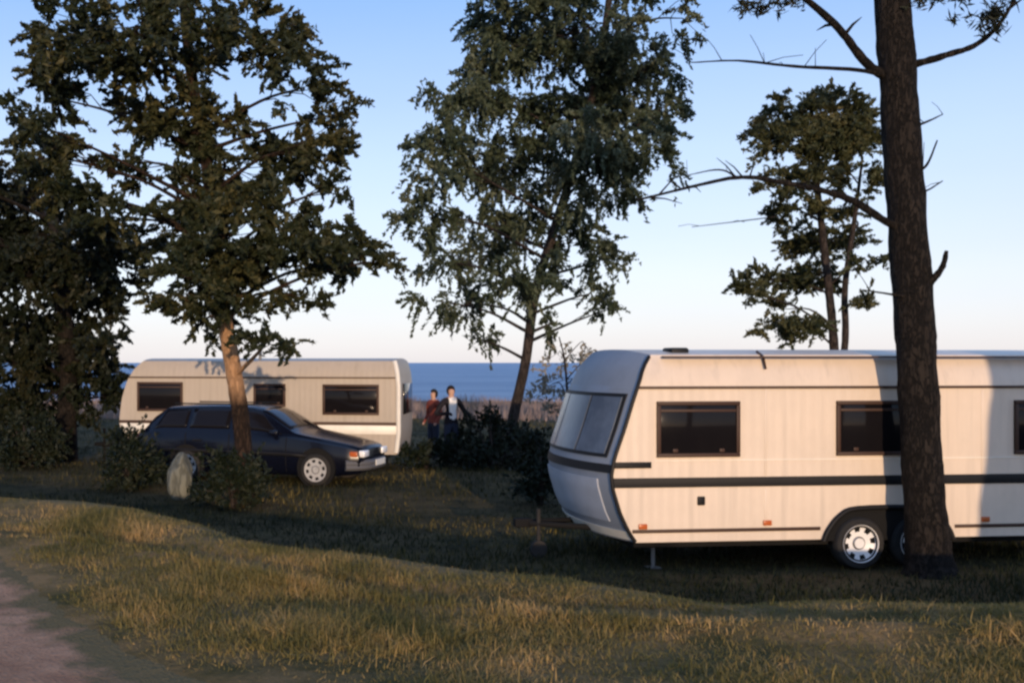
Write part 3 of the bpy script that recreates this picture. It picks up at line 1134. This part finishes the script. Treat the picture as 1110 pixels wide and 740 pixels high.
def wheel(parent, x, z, r, w, y0, name="wheel", dish=1.0, hub=None):
    """wheel whose outer face is at y0 (towards -y)"""
    e = bpy.data.objects.new(name, None)
    COL.objects.link(e)
    e.parent = parent
    e.location = (x, y0 + w / 2, z)
    bm = bmesh.new()
    h = w / 2
    lathe(bm, [(r * .62, -h * .9), (r * .78, -h), (r * .93, -h * .9), (r, -h * .6), (r, h * .6), (r * .93, h * .9), (r * .62, h)], 32, caps=False)
    from_bm("tyre", bm, M['rubber'], e, 40)
    bm = bmesh.new()
    lathe(bm, [(rr, -h * (1 - (1 - q) * dish)) for rr, q in ((0.02, .62), (r * .2, .66), (r * .26, .5), (r * .45, .62), (r * .62, .75))] + [(r * .72, -h * 1.02), (r * .72, -h * .5), (r * .6, h * .8)], 32)
    for i, fc in enumerate(bm.faces):
        if i // 32 == 3 and i % 4 in (0, 1):
            fc.material_index = 1           # ventilation slots
        elif i // 32 in (1, 2):
            fc.material_index = 2 if i // 32 == 1 else 0
    o = from_bm("rim", bm, [hub or M['hub'], M['under'], M['metal']], e, 40)
    return e


# near caravan ----------------------------------------------------------
TH = R(6.5)
NCX, NCY = (663 - CX) / F * 12.75, 12.75
near_c = tag(empty("caravan", (NCX, NCY, 0.0), TH), "cream caravan with a black belt line and sloping grey front, half behind the pine trunk", "caravan", "parked caravans")
FR = [(0.33, .30), (0.47, .20), (.68, .10), (.94, .02), (1.1, 0.0), (1.3, .035), (1.62, .15), (2.0, .27), (2.3, .39), (2.42, .47), (2.5, .56), (2.6, .75)]
RE = [(0.33, .20), (0.6, .08), (1.0, 0.0), (1.6, .03), (2.1, .12), (2.4, .3), (2.6, .6)]
NL, NW = 7.0, 2.42
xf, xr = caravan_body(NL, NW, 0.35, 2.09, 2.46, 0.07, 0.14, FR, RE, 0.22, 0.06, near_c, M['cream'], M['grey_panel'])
for (a, b) in ((0.52, 1.50), (2.66, 3.72), (4.86, 5.9)):
    side_window(near_c, a, b, 1.305, 1.935)


def side_strip(parent, name, z0, z1, mat, prof, L, rprof, proud=0.012, x0=None, x1=None, bev=0.004):
    pf, pr = profile_fn(prof), profile_fn(rprof)
    zm = (z0 + z1) / 2
    a = pf(zm) + 0.006 if x0 is None else x0
    b = L - pr(zm) - 0.006 if x1 is None else x1
    bm = bmesh.new()
    add_box(bm, a, b, -proud, 0.004, z0, z1, bev)
    return from_bm(name, bm, mat, parent, 30)


side_strip(near_c, "belt_stripe", 0.965, 1.075, M['black_trim'], FR, NL, RE)
side_strip(near_c, "belt_moulding", 1.185, 1.255, M['black_trim'], FR, NL, RE, 0.014, None, 0.46)
side_strip(near_c, "gutter", 2.075, 2.105, M['brown_frame'], FR, NL, RE, 0.02)
side_strip(near_c, "wall_moulding", 1.262, 1.272, M['white_trim'], FR, NL, RE, 0.008, 0.5, NL - .1, 0.002)
side_strip(near_c, "skirt_rail", 0.455, 0.495, M['brown_frame'], FR, NL, RE, 0.012, 0.24, 2.47)
side_strip(near_c, "skirt_rail", 0.455, 0.495, M['brown_frame'], FR, NL, RE, 0.012, 4.12, NL - .2)
for xq in (1.80, 4.45):
    for (za, zb2) in ((0.50, 0.94), (1.09, 2.07)):
        side_strip(near_c, "panel_seam", za, zb2, M['cream'], FR, NL, RE, 0.005, xq, xq + 0.03, 0.002)
side_strip(near_c, "roof_rail", 2.425, 2.445, M['brown_frame'], FR, NL, RE, -0.105, 0.62, NL - .5, 0.003)
# corner trim along the front edge of the near side
bm = bmesh.new()
pf = profile_fn(FR)
zz = np.linspace(0.36, 2.44, 26)


def hwz_near(z):
    t = max(0.0, (z - 2.09) / (2.46 - 2.09))
    return 0.012 * (t > 0) + 0.14 * t ** 1.6


add_tube(bm, [(pf(z) - 0.004, hwz_near(z) - 0.002, z) for z in zz], 0.022, 7)
from_bm("corner_trim", bm, M['black_trim'], near_c, 40)
# wheel arch: flat black plate for the recess's shade, arch lip, two wheels
bm = bmesh.new()
x0a, x1a = 2.50, 4.09
ar = [(x0a, 0.33), (x0a + .06, .46), (x0a + .2, .62), (x0a + .42, .70), (x1a - .42, .70), (x1a - .2, .62), (x1a - .06, .46), (x1a, .33)]
vs = [bm.verts.new((x, -0.006, z)) for x, z in ar]
vb = [bm.verts.new((x, 0.003, z)) for x, z in ar]
bm.faces.new(vs)
for i in range(len(ar)):
    j = (i + 1) % len(ar)
    bm.faces.new((vs[i], vs[j], vb[j], vb[i]))
from_bm("wheel_arch", bm, M['under'], near_c)
bm = bmesh.new()
add_tube(bm, [(x, -0.02, z) for x, z in spline(ar, 4)], 0.03, 8)
from_bm("arch_lip", bm, M['black_trim'], near_c, 50)
wheel(near_c, 2.93, 0.30, 0.30, 0.19, -0.065)
wheel(near_c, 3.63, 0.30, 0.30, 0.19, -0.065)
wheel(near_c, 2.93, 0.30, 0.30, 0.19, NW - .2)
wheel(near_c, 3.63, 0.30, 0.30, 0.19, NW - .2)


# front: window, trims
def front_patch(name, s0, s1, z0, z1, off, mat, parent, xfun, W, n=10, thick=0.012):
    bm = bmesh.new()
    A, B = [], []
    for i in range(n + 1):
        z = z0 + (z1 - z0) * i / n
        ra, rb = [], []
        for j in range(n + 1):
            s = s0 + (s1 - s0) * j / n
            t = max(0.0, (z - 2.09) / .37)
            y = s * (W / 2 - 0.14 * t ** 1.6) + W / 2
            x = xfun(s, z)
            ra.append(bm.verts.new((x - off - thick, y, z)))
            rb.append(bm.verts.new((x - off + 0.004, y, z)))
        A.append(ra)
        B.append(rb)
    for i in range(n):
        for j in range(n):
            bm.faces.new((A[i][j], A[i][j + 1], A[i + 1][j + 1], A[i + 1][j]))
    edge = [(0, j) for j in range(n)] + [(i, n) for i in range(n)] + [(n, j) for j in range(n, 0, -1)] + [(i, 0) for i in range(n, 0, -1)]
    for k in range(len(edge)):
        (i, j), (i2, j2) = edge[k], edge[(k + 1) % len(edge)]
        bm.faces.new((A[i][j], A[i2][j2], B[i2][j2], B[i][j]))
    return from_bm(name, bm, mat, parent, 35)


fw = front_patch("front_window", -.90, .90, 1.30, 2.02, 0.0, M['black_trim'], near_c, xf, NW)
for (s0, s1) in ((-.86, -.36), (-.32, .32), (.36, .86)):
    front_patch("pane", s0, s1, 1.34, 1.98, 0.010, M['front_pane'], fw, xf, NW)
front_patch("front_belt", -.985, .985, 1.13, 1.225, 0.0, M['black_trim'], near_c, xf, NW)
front_patch("locker_lid", -.80, .80, 0.56, 1.05, 0.0, M['lid_panel'], near_c, xf, NW)
front_patch("front_sill", -.985, .985, 0.37, 0.47, 0.0, M['white_trim'], near_c, xf, NW)
# drawbar and jockey wheel
bm = bmesh.new()
for s in (-1, 1):
    add_tube(bm, [(0.9, NW / 2 + s * .62, 0.36), (0.2, NW / 2 + s * .4, 0.40), (-0.62, NW / 2 + s * .05, 0.42)], 0.035, 8)
add_box(bm, -.80, -0.58, NW / 2 - .06, NW / 2 + .06, 0.37, 0.48, 0.02)
db = from_bm("drawbar", bm, M['under'], near_c, 40)
bm = bmesh.new()
add_tube(bm, [(-.52, NW / 2 - .1, 0.6), (-.52, NW / 2 - .1, 0.22)], 0.026, 10)
lathe(bm, [(.02, -.035), (.1, -.035), (.11, 0), (.1, .035), (.02, .035)], 20, Matrix.Translation((-.52, NW / 2 - .1, 0.115)))
from_bm("jockey_wheel", bm, M['rubber'], near_c, 40)
# roof bits
bm = bmesh.new()
add_box(bm, 0.83, 1.05, 0.32, 0.62, 2.44, 2.545, 0.03)
from_bm("roof_vent", bm, M['black_trim'], near_c, 40)
bm = bmesh.new()
add_tube(bm, [(1.83, 0.03, 2.30), (1.83, 0.09, 2.44), (1.83, 0.25, 2.50)], 0.014, 6)
from_bm("roof_strap", bm, M['brown_frame'], near_c, 40)
for x, z in ((0.36, .53), (1.83, .55), (4.5, .55)):
    bm = bmesh.new()
    add_box(bm, x - .05, x + .05, -0.022, 0.002, z - .03, z + .03, 0.008)
    from_bm("reflector", bm, M['orange'], near_c, 40)
bm = bmesh.new()
add_box(bm, 1.0, 1.09, -0.012, 0.002, 0.76, 0.86, 0.012)
from_bm("filler_cap", bm, M['black_trim'], near_c, 40)
bm = bmesh.new()
add_tube(bm, [(0.62, .35, .40), (0.62, .35, .0)], 0.025, 8)
add_box(bm, .54, .70, .27, .43, -.02, .012, 0.004)
from_bm("corner_steady", bm, M['metal'], near_c, 40)
bm = bmesh.new()
add_box(bm, 0.3, 6.6, 0.12, NW - .12, 0.27, 0.36, 0.01)
from_bm("chassis", bm, M['under'], near_c)

# far caravan -----------------------------------------------------------
PS = R(10.0)
fx, fy = (433 - CX) / F * 23.7, 23.7
FL, FW = 6.15, 2.3
root_x, root_y = fx - FL * math.cos(PS), fy + FL * math.sin(PS)
gb = gz(root_x + 3, root_y - .5)
far_c = tag(empty("caravan", (root_x, root_y, gb - 0.02), -PS), "old beige caravan with three dark windows parked behind the dark blue car", "caravan", "parked caravans")
FR2 = [(0.35, .35), (0.6, .12), (1.0, 0.0), (1.5, .06), (1.9, .18), (2.2, .36), (2.4, .6)]
RE2 = [(0.35, .06), (0.8, 0.0), (1.8, 0.0), (2.1, .03), (2.3, .08), (2.42, .16)]
xf2, xr2 = caravan_body(FL, FW, 0.38, 1.98, 2.33, 0.06, 0.10, FR2, RE2, 0.15, 0.03, far_c, M['beige'], M['beige'])
for (a, b, z0, z1) in ((0.42, 1.45, 1.25, 1.88), (3.02, 3.72, 1.36, 1.85), (4.52, 5.72, 1.2, 1.84)):
    side_window(far_c, a, b, z0, z1, fr=0.05)
side_strip(far_c, "gutter", 1.965, 1.995, M['brown_frame'], FR2, FL, RE2, 0.02)
side_strip(far_c, "belt_stripe", 0.99, 1.05, M['brown_frame'], FR2, FL, RE2, 0.010)
side_strip(far_c, "skirt_stripe", 0.80, 0.98, M['white_trim'], FR2, FL, RE2, 0.008)
pr2 = profile_fn(RE2)
bm = bmesh.new()
zz = np.linspace(0.42, 2.32, 20)
add_tube(bm, [(FL - pr2(z) - 0.02, -0.004 + (0.012 + .10 * max(0, (z - 1.98) / .35) ** 1.6 if z > 1.98 else 0), z) for z in zz], 0.05, 8)
from_bm("corner_trim", bm, M['white_trim'], far_c, 40)  # white trim added to carry the sunlit corner's brightness
bm = bmesh.new()
add_box(bm, 3.0, 3.06, .5, .56, 2.36, 2.62, 0.008)
lathe(bm, [(.07, 2.6), (.09, 2.62), (.09, 2.66), (.02, 2.69)], 12, Matrix.Translation((3.03, .53, 0)), 'Z')
from_bm("roof_vent", bm, M['metal'], far_c, 40)
bm = bmesh.new()
add_box(bm, FL - .02, FL + .05, .45, FW - .45, 1.2, 1.85, 0.01)
from_bm("rear_window", bm, M['pane'], far_c, 30)
bm = bmesh.new()
lathe(bm, [(0.02, 0), (.42, 0), (.42, .006), (0.02, .006)], 24, Matrix.Translation((3.1, -0.004, .38)))
from_bm("wheel_arch", bm, M['under'], far_c)  # flat black disc painting the shade inside the arch
wheel(far_c, 3.1, 0.31, 0.30, 0.18, -0.05)
wheel(far_c, 3.1, 0.31, 0.30, 0.18, FW - .2)
bm = bmesh.new()
for s in (-1, 1):
    add_tube(bm, [(0.9, FW / 2 + s * .6, 0.38), (0.2, FW / 2 + s * .4, 0.40), (-1.0, FW / 2 + s * .05, 0.44)], 0.04, 8)
add_tube(bm, [(-.8, FW / 2, .8), (-.8, FW / 2, 0.05)], 0.03, 8)
from_bm("drawbar", bm, M['under'], far_c, 40)
bm = bmesh.new()
add_box(bm, 0.3, 5.9, 0.1, FW - .1, 0.3, 0.39, 0.01)
for sx in (.6, 5.6):
    for sy in (.3, FW - .3):
        add_tube(bm, [(sx, sy, .35), (sx, sy, 0.0)], .025, 6)
from_bm("chassis", bm, M['under'], far_c)

# ------------------------------------------------------------------ dark blue estate car
def interp_table(tab):
    a = np.array(tab, float)
    return lambda s: [float(np.interp(s, a[:, 0], a[:, k])) for k in range(1, a.shape[1])]


# s from nose; bottom z, belt z, top z, half width at belt, half width at top
CAR = interp_table([
    (0.00, .32, .62, .64, .62, .50), (0.06, .24, .66, .70, .72, .58), (0.25, .20, .70, .76, .79, .66), (0.60, .18, .76, .83, .84, .70),
    (1.00, .18, .82, .90, .855, .72), (1.28, .18, .86, .955, .86, .72), (1.36, .18, .865, .99, .86, .71), (1.60, .18, .875, 1.14, .86, .67), (1.85, .18, .88, 1.29, .86, .62),
    (2.05, .18, .885, 1.375, .86, .585), (2.30, .18, .89, 1.41, .86, .58), (2.9, .18, .90, 1.425, .86, .58), (3.5, .18, .905, 1.41, .86, .58), (4.05, .20, .91, 1.375, .85, .57),
    (4.30, .22, .91, 1.20, .84, .60), (4.48, .25, .90, .98, .82, .62), (4.58, .30, .86, .90, .79, .66), (4.62, .36, .74, .76, .74, .66)])


def car_section(s):
    zb, zbelt, zt, wb, wt = CAR(s)
    w0 = wb - 0.06
    pts = [(w0 - .05, zb), (w0, zb + .04), (wb - .015, zb + .14), (wb, zb + (zbelt - zb) * .55), (wb - .008, zb + (zbelt - zb) * .78), (wb - .035, zbelt)]
    k = zt - zbelt
    pts += [(wb - .05 + (wt - wb + .05) * .06, zbelt + k * .08), (wb - .05 + (wt - wb + .05) * .5, zbelt + k * .5), (wt + .015, zbelt + k * .9), (wt - .03, zbelt + k * .975), (wt * .6, zt + .018), (0, zt + .028)]
    return pts


def car_point(s, t, off=0.0, side=1):
    """t = section coordinate 0..11"""
    pts = car_section(s)
    i = min(int(t), len(pts) - 2)
    f = t - i
    y = pts[i][0] * (1 - f) + pts[i + 1][0] * f
    z = pts[i][1] * (1 - f) + pts[i + 1][1] * f
    dy, dz = pts[i + 1][0] - pts[i][0], pts[i + 1][1] - pts[i][1]
    l = math.hypot(dy, dz) + 1e-9
    return Vector((-s, side * (y + off * dz / l), z - off * dy / l))


PHI = R(-20.0)
# nose near corner position in world
nose = Vector(((393 - CX) / F * 20.6, 20.6, 0))
fwd = Vector((math.cos(PHI), math.sin(PHI), 0))
rgt = Vector((math.sin(PHI), -math.cos(PHI), 0))    # car's right-hand side, towards the camera
org = nose - rgt * 0.66
gc = gz(org.x - 1.5, org.y + .4)
car = tag(empty("parked_car", (org.x, org.y, gc), PHI), "dark blue estate car with a shining headlamp parked before the beige caravan", "car")
# local: x forward (nose at 0, tail at -4.62), right side is -y
bm = bmesh.new()
SS = sorted(set(list(np.linspace(0, .3, 6)) + list(np.linspace(.3, 4.3, 46)) + list(np.linspace(4.3, 4.62, 7))))
rows = []
for s in SS:
    pts = car_section(s)
    row = [bm.verts.new((-s, -y, z)) for y, z in pts] + [bm.verts.new((-s, y, z)) for y, z in reversed(pts[:-1])]
    rows.append(row)
n = len(rows[0])
for i in range(len(rows) - 1):
    for j in range(n):
        j2 = (j + 1) % n
        bm.faces.new((rows[i][j], rows[i + 1][j], rows[i + 1][j2], rows[i][j2]))
bm.faces.new(rows[0])
bm.faces.new(rows[-1])
from_bm("body", bm, M['navy'], car, 38)


def car_patch(name, s0, s1, t0, t1, mat, parent, off=0.006, sides=(-1,), ns=8, nt=5, s0b=None, s1b=None):
    """patch of the car surface; s0b/s1b: its ends at the upper edge"""
    out = []
    for sd in sides:
        bm = bmesh.new()
        g = []
        for j in range(nt + 1):
            f = j / nt
            a = s0 + ((s0b if s0b is not None else s0) - s0) * f
            b = s1 + ((s1b if s1b is not None else s1) - s1) * f
            g.append([bm.verts.new(car_point(a + (b - a) * i / ns, t0 + (t1 - t0) * f, off, sd)) for i in range(ns + 1)])
        for j in range(nt):
            for i in range(ns):
                bm.faces.new((g[j][i], g[j][i + 1], g[j + 1][i + 1], g[j + 1][i]))
        o = from_bm(name, bm, mat, parent, 40)
        sol = o.modifiers.new("thick", 'SOLIDIFY')
        sol.thickness = 0.004
        sol.offset = 0
        out.append(o)
    return out


car_patch("side_window", 1.52, 2.55, 6.3, 8.0, M['pane'], car, sides=(-1, 1), s0b=1.98, s1b=2.52)
car_patch("side_window", 2.62, 3.45, 6.3, 8.0, M['pane'], car, sides=(-1, 1), s0b=2.6, s1b=3.42)
car_patch("side_window", 3.52, 4.22, 6.3, 8.0, M['pane'], car, sides=(-1, 1), s0b=3.5, s1b=4.02)
for sq in (1.42, 2.585, 3.50):
    car_patch("door_seam", sq, sq + 0.014, 1.2, 5.4, M['under'], car, off=0.003, sides=(-1, 1), ns=1, nt=8)
# windscreen across
bm = bmesh.new()
g = []
for i in range(9):
    s = 1.40 + (2.02 - 1.40) * i / 8
    zb_, zbelt, zt, wb, wt = CAR(s)
    g.append([bm.verts.new((-s + .004, (wt - .02) * v, zt + .03 - .03 * abs(v) ** 2)) for v in np.linspace(-1, 1, 9)])
for i in range(8):
    for j in range(8):
        bm.faces.new((g[i][j], g[i][j + 1], g[i + 1][j + 1], g[i + 1][j]))
o = from_bm("windscreen", bm, M['pane'], car, 40)
md = o.modifiers.new("thick", 'SOLIDIFY')
md.thickness = .006
# front end: bumper, grille, headlamps, plate
bm = bmesh.new()
pth = []
for y in np.linspace(-.80, .80, 15):
    a = abs(y) / .80
    pth.append((0.06 - .34 * a ** 4 if a > .0 else .06, y, .42))
for dz in (0, .07):
    add_tube(bm, [(x, y, z - dz) for x, y, z in pth], 0.065, 8)
from_bm("bumper", bm, M['plastic'], car, 40)
bm = bmesh.new()
for z in (.545, .58, .615):
    add_box(bm, -.03, .02, -.36, .36, z, z + .018, .004)
from_bm("grille", bm, M['black_trim'], car)
for s in (-1, 1):
    bm = bmesh.new()
    add_box(bm, -.10, .045, s * .54 - .15, s * .54 + .15, .53, .655, .03, 3)
    from_bm("headlight", bm, M['lamp'], car, 40)
    bm = bmesh.new()
    add_box(bm, -.22, -.07, s * .735 - .035, s * .735 + .035, .54, .64, .02)
    from_bm("indicator", bm, M['orange'], car, 40)
    bm = bmesh.new()
    add_box(bm, -1.72, -1.56, s * .90 - .07, s * .90 + .07, .90, 1.01, .03)
    from_bm("wing_mirror", bm, M['navy'], car, 40)
bm = bmesh.new()
add_box(bm, .115, .13, -.26, .26, .36, .47, .004)
from_bm("number_plate", bm, M['plate'], car)
for s in (-1, 1):
    bm = bmesh.new()
    add_box(bm, -4.60, -4.50, s * .70 - .07, s * .70 + .07, .62, .88, .02)
    from_bm("tail_light", bm, M['jacket_red'], car, 40)
    bm = bmesh.new()
    add_tube(bm, [(-2.2, s * .52, 1.46), (-3.9, s * .52, 1.46)], .014, 6)
    from_bm("roof_rail", bm, M['black_trim'], car)
car_patch("rub_strip", 1.0, 4.0, 2.9, 3.25, M['black_trim'], car, off=0.012, sides=(-1, 1), ns=10, nt=2)
for x in (-.83, -3.47):
    for s in (-1, 1):
        bm = bmesh.new()
        cc = Matrix.Translation((x, s * .835 if s < 0 else .835, .33))
        lathe(bm, [(0.02, -.03), (.37, -.03), (.37, .03), (0.02, .03)], 26, cc)
        from_bm("wheel_arch", bm, M['under'], car)  # black disc stands in for the wheel well's shade
    wheel(car, x, .30, .30, .19, -.89, dish=.22, hub=M['hub_dull'])
    w = wheel(car, x, .30, .30, .19, .70, dish=.22, hub=M['hub_dull'])
    w.rotation_euler = (0, 0, math.pi)
for s in (-1, 1):
    for xx in (-2.35, -3.25):
        bm = bmesh.new()
        add_box(bm, xx - .09, xx + .09, s * .868 - .012, s * .868 + .012, .775, .80, .006)
        from_bm("door_handle", bm, M['black_trim'], car)


# ------------------------------------------------------------------ people by the shrub
def person(label, px, Yp, top_mat, face, shirt=None, height=1.72, arm=0.25):
    x = (px - CX) / F * Yp
    g = gz(x, Yp)
    root = tag(empty("person", (x, Yp, g), face), label, "person", "people standing near the shore")
    k = height / 1.72
    # joints: (co, radius)
    J = {'pel': ((0, 0, .93), .135), 'wai': ((0, 0, 1.08), .125), 'che': ((0, 0, 1.28), .15), 'sho': ((0, 0, 1.42), .10), 'nec': ((0, 0, 1.49), .052), 'hea': ((0, -.01, 1.58), .080), 'top': ((0, -.005, 1.67), .074)}
    for s, nm in ((-1, 'R'), (1, 'L')):
        J['hip' + nm] = ((s * .095, 0, .86), .098)
        J['kne' + nm] = ((s * .11, -.01, .48), .064)
        J['ank' + nm] = ((s * .115, .02, .09), .046)
        J['toe' + nm] = ((s * .13, -.14, .04), .036)
        J['sh' + nm] = ((s * .19, 0, 1.39), .07)
        J['elb' + nm] = ((s * (.23 + arm * .2), .03, 1.11), .05)
        J['wri' + nm] = ((s * .22, -.08 - arm * .3, .90 + arm * .3), .036)
        J['han' + nm] = ((s * .215, -.12 - arm * .35, .82 + arm * .35), .032)
    E = [('pel', 'wai'), ('wai', 'che'), ('che', 'sho'), ('sho', 'nec'), ('nec', 'hea'), ('hea', 'top')]
    for nm in 'RL':
        E += [('pel', 'hip' + nm), ('hip' + nm, 'kne' + nm), ('kne' + nm, 'ank' + nm), ('ank' + nm, 'toe' + nm), ('sho', 'sh' + nm), ('sh' + nm, 'elb' + nm), ('elb' + nm, 'wri' + nm), ('wri' + nm, 'han' + nm)]
    names = list(J)
    me = bpy.data.meshes.new("body")
    me.from_pydata([tuple(c * k for c in J[n_][0]) for n_ in names], [(names.index(a), names.index(b)) for a, b in E], [])
    o = bpy.data.objects.new("skel", me)
    COL.objects.link(o)
    o.modifiers.new("skin", 'SKIN')
    sv = me.skin_vertices[0].data
    for i, n_ in enumerate(names):
        r = J[n_][1] * k
        flat = .8 if n_ in ('pel', 'wai', 'che') else 1.0
        sv[i].radius = (r, r * flat)
        sv[i].use_root = (n_ == 'pel')
    sub = o.modifiers.new("sub", 'SUBSURF')
    sub.levels = sub.render_levels = 2
    dg = bpy.context.evaluated_depsgraph_get()
    dg.update()
    m2 = bpy.data.meshes.new_from_object(o.evaluated_get(dg))
    bpy.data.objects.remove(o)
    m2.name = "body"
    m2.materials.clear()
    for mm in (M['skin'], top_mat, M['jeans'], M['rubber'], shirt or top_mat):
        m2.materials.append(mm)
    for p in m2.polygons:
        c = p.center
        z = c.z / k
        if z < .10:
            i = 3
        elif z < .90 and abs(c.x) < .19 * k:
            i = 2
        elif z > 1.47:
            i = 0
        elif abs(c.x) > .19 * k and z < .92:
            i = 0
        else:
            i = 4 if (abs(c.x) < .09 * k and c.y < -.05 and z > 1.0) else 1
        p.material_index = i
        p.use_smooth = True
    b = bpy.data.objects.new("body", m2)
    COL.objects.link(b)
    b.parent = root
    # hair cap and a nose
    bm = bmesh.new()
    bmesh.ops.create_uvsphere(bm, u_segments=18, v_segments=12, radius=.105 * k)
    bmesh.ops.scale(bm, vec=(.9, 1.0, 1.12), verts=bm.verts)
    bmesh.ops.delete(bm, geom=[v for v in bm.verts if v.co.y < -.03 * k and v.co.z < .05 * k], context='VERTS')
    bmesh.ops.translate(bm, vec=(0, .012 * k, 1.625 * k), verts=bm.verts)
    h = from_bm("hair", bm, M['hair'], root, 60)
    md = h.modifiers.new("thick", 'SOLIDIFY')
    md.thickness = .02
    return root


person("person in a maroon jacket standing by the shrub in the middle", 470, 26.5, M['jacket_red'], R(-55), None, 1.64, .1)
person("dark haired person in a dark open jacket over a white top beside the shrub", 489, 25.2, M['jacket_dark'], R(25), M['white_cloth'], 1.74, .8)

# ------------------------------------------------------------------ pines behind the viewer whose trunks shade the right of the caravan
SUN_A, SUN_E = R(5.0), R(5.6)
to_sun = Vector((math.sin(SUN_A), -math.cos(SUN_A), 0))


def shade_pine(target, dist, label, scale):
    c = copy_tree(near_pine)
    p = target + to_sun * dist
    c.location = (p.x, p.y, gz(p.x, p.y))
    c.scale = (scale, 1.2, 1.15)
    c.rotation_euler = (0, 0, R(180))
    c["label"] = label
    return c


edge = Vector(((1066 - CX) / F * 13.15, 13.15, 0))
shade_pine(edge + Vector((0.33, 0, 0)), 11.0, "thick pine standing out of view whose trunk shades the right of the near caravan", 1.75)

# ------------------------------------------------------------------ light, sky, camera
w = bpy.data.worlds.new("World")
scene.world = w
w.use_nodes = True
nt = w.node_tree
sky = nt.nodes.new("ShaderNodeTexSky")
sky.sky_type = 'NISHITA'
sky.sun_disc = False
sky.sun_elevation = R(17)
sky.sun_rotation = math.pi - SUN_A
sky.air_density = 1.0
sky.dust_density = 0.7
sky.ozone_density = 4.0
wb = nt.nodes.new("ShaderNodeMix")          # white balance of the film
wb.data_type = 'RGBA'
wb.blend_type = 'MULTIPLY'
wb.inputs[0].default_value = 1.0
wb.inputs[7].default_value = (1.0, 0.92, 0.97, 1)
nt.links.new(sky.outputs[0], wb.inputs[6])
# pale evening haze low in the sky
tcw = nt.nodes.new("ShaderNodeTexCoord")
spw = nt.nodes.new("ShaderNodeSeparateXYZ")
nt.links.new(tcw.outputs["Generated"], spw.inputs[0])
rw = nt.nodes.new("ShaderNodeValToRGB")
ew = rw.color_ramp.elements
ew[0].position, ew[0].color = 0.0, (0.88, 0.82, 0.86, 1)
ew[1].position, ew[1].color = 0.5, (0.30, 0.50, 0.95, 1)
for p_, c_ in ((0.07, (0.86, 0.86, 0.93, 1)), (0.17, (0.66, 0.78, 0.97, 1)), (0.30, (0.34, 0.55, 0.95, 1))):
    x_ = ew.new(p_)
    x_.color = c_
nt.links.new(spw.outputs[2], rw.inputs[0])
nzw = nt.nodes.new("ShaderNodeTexNoise")
nzw.inputs["Scale"].default_value = 2.5
nzw.inputs["Detail"].default_value = 5
mpw = nt.nodes.new("ShaderNodeMapping")
mpw.inputs["Scale"].default_value = (1, 1, 5)
nt.links.new(tcw.outputs["Generated"], mpw.inputs[0])
nt.links.new(mpw.outputs[0], nzw.inputs["Vector"])
scw = nt.nodes.new("ShaderNodeMapRange")
scw.inputs[3].default_value = 5.3 * 0.93
scw.inputs[4].default_value = 5.3 * 1.07
nt.links.new(nzw.outputs["Fac"], scw.inputs[0])
hz = nt.nodes.new("ShaderNodeVectorMath")
hz.operation = 'SCALE'
nt.links.new(rw.outputs[0], hz.inputs[0])
nt.links.new(scw.outputs[0], hz.inputs["Scale"])
mw = nt.nodes.new("ShaderNodeMix")
mw.data_type = 'RGBA'
mw.inputs[0].default_value = 0.7
nt.links.new(wb.outputs[2], mw.inputs[6])
nt.links.new(hz.outputs[0], mw.inputs[7])
nt.links.new(mw.outputs[2], nt.nodes["Background"].inputs[0])
nt.nodes["Background"].inputs[1].default_value = 0.15

sl = bpy.data.lights.new("sun", 'SUN')
sl.energy = 2.5
sl.angle = R(0.5)
sl.color = (1.0, 0.72, 0.48)
so = bpy.data.objects.new("sun", sl)
COL.objects.link(so)
d = Vector((math.sin(SUN_A) * math.cos(SUN_E), -math.cos(SUN_A) * math.cos(SUN_E), math.sin(SUN_E)))
so.rotation_euler = d.to_track_quat('Z', 'Y').to_euler()
so.location = (0, -20, 12)

cd = bpy.data.cameras.new("camera")
cam = bpy.data.objects.new("camera", cd)
COL.objects.link(cam)
cam.location = (0, 0, CAMZ)
cam.rotation_euler = (R(90), 0, 0)
cd.sensor_width = 36
cd.lens = 36 * F / 1110
cd.shift_x = (555 - CX) / 1110
cd.shift_y = (CY - 370) / 1110
cd.clip_end = 60000
cd.clip_start = 0.05
scene.camera = cam

scene.view_settings.view_transform = 'Standard'
scene.view_settings.look = 'None'
scene.view_settings.exposure = 0.45
scene.view_settings.gamma = 1.0
scene.view_settings.use_curve_mapping = False
scene.render.engine = 'CYCLES'
scene.cycles.max_bounces = 5
scene.cycles.filter_width = 2.6
scene.cycles.use_denoising = True
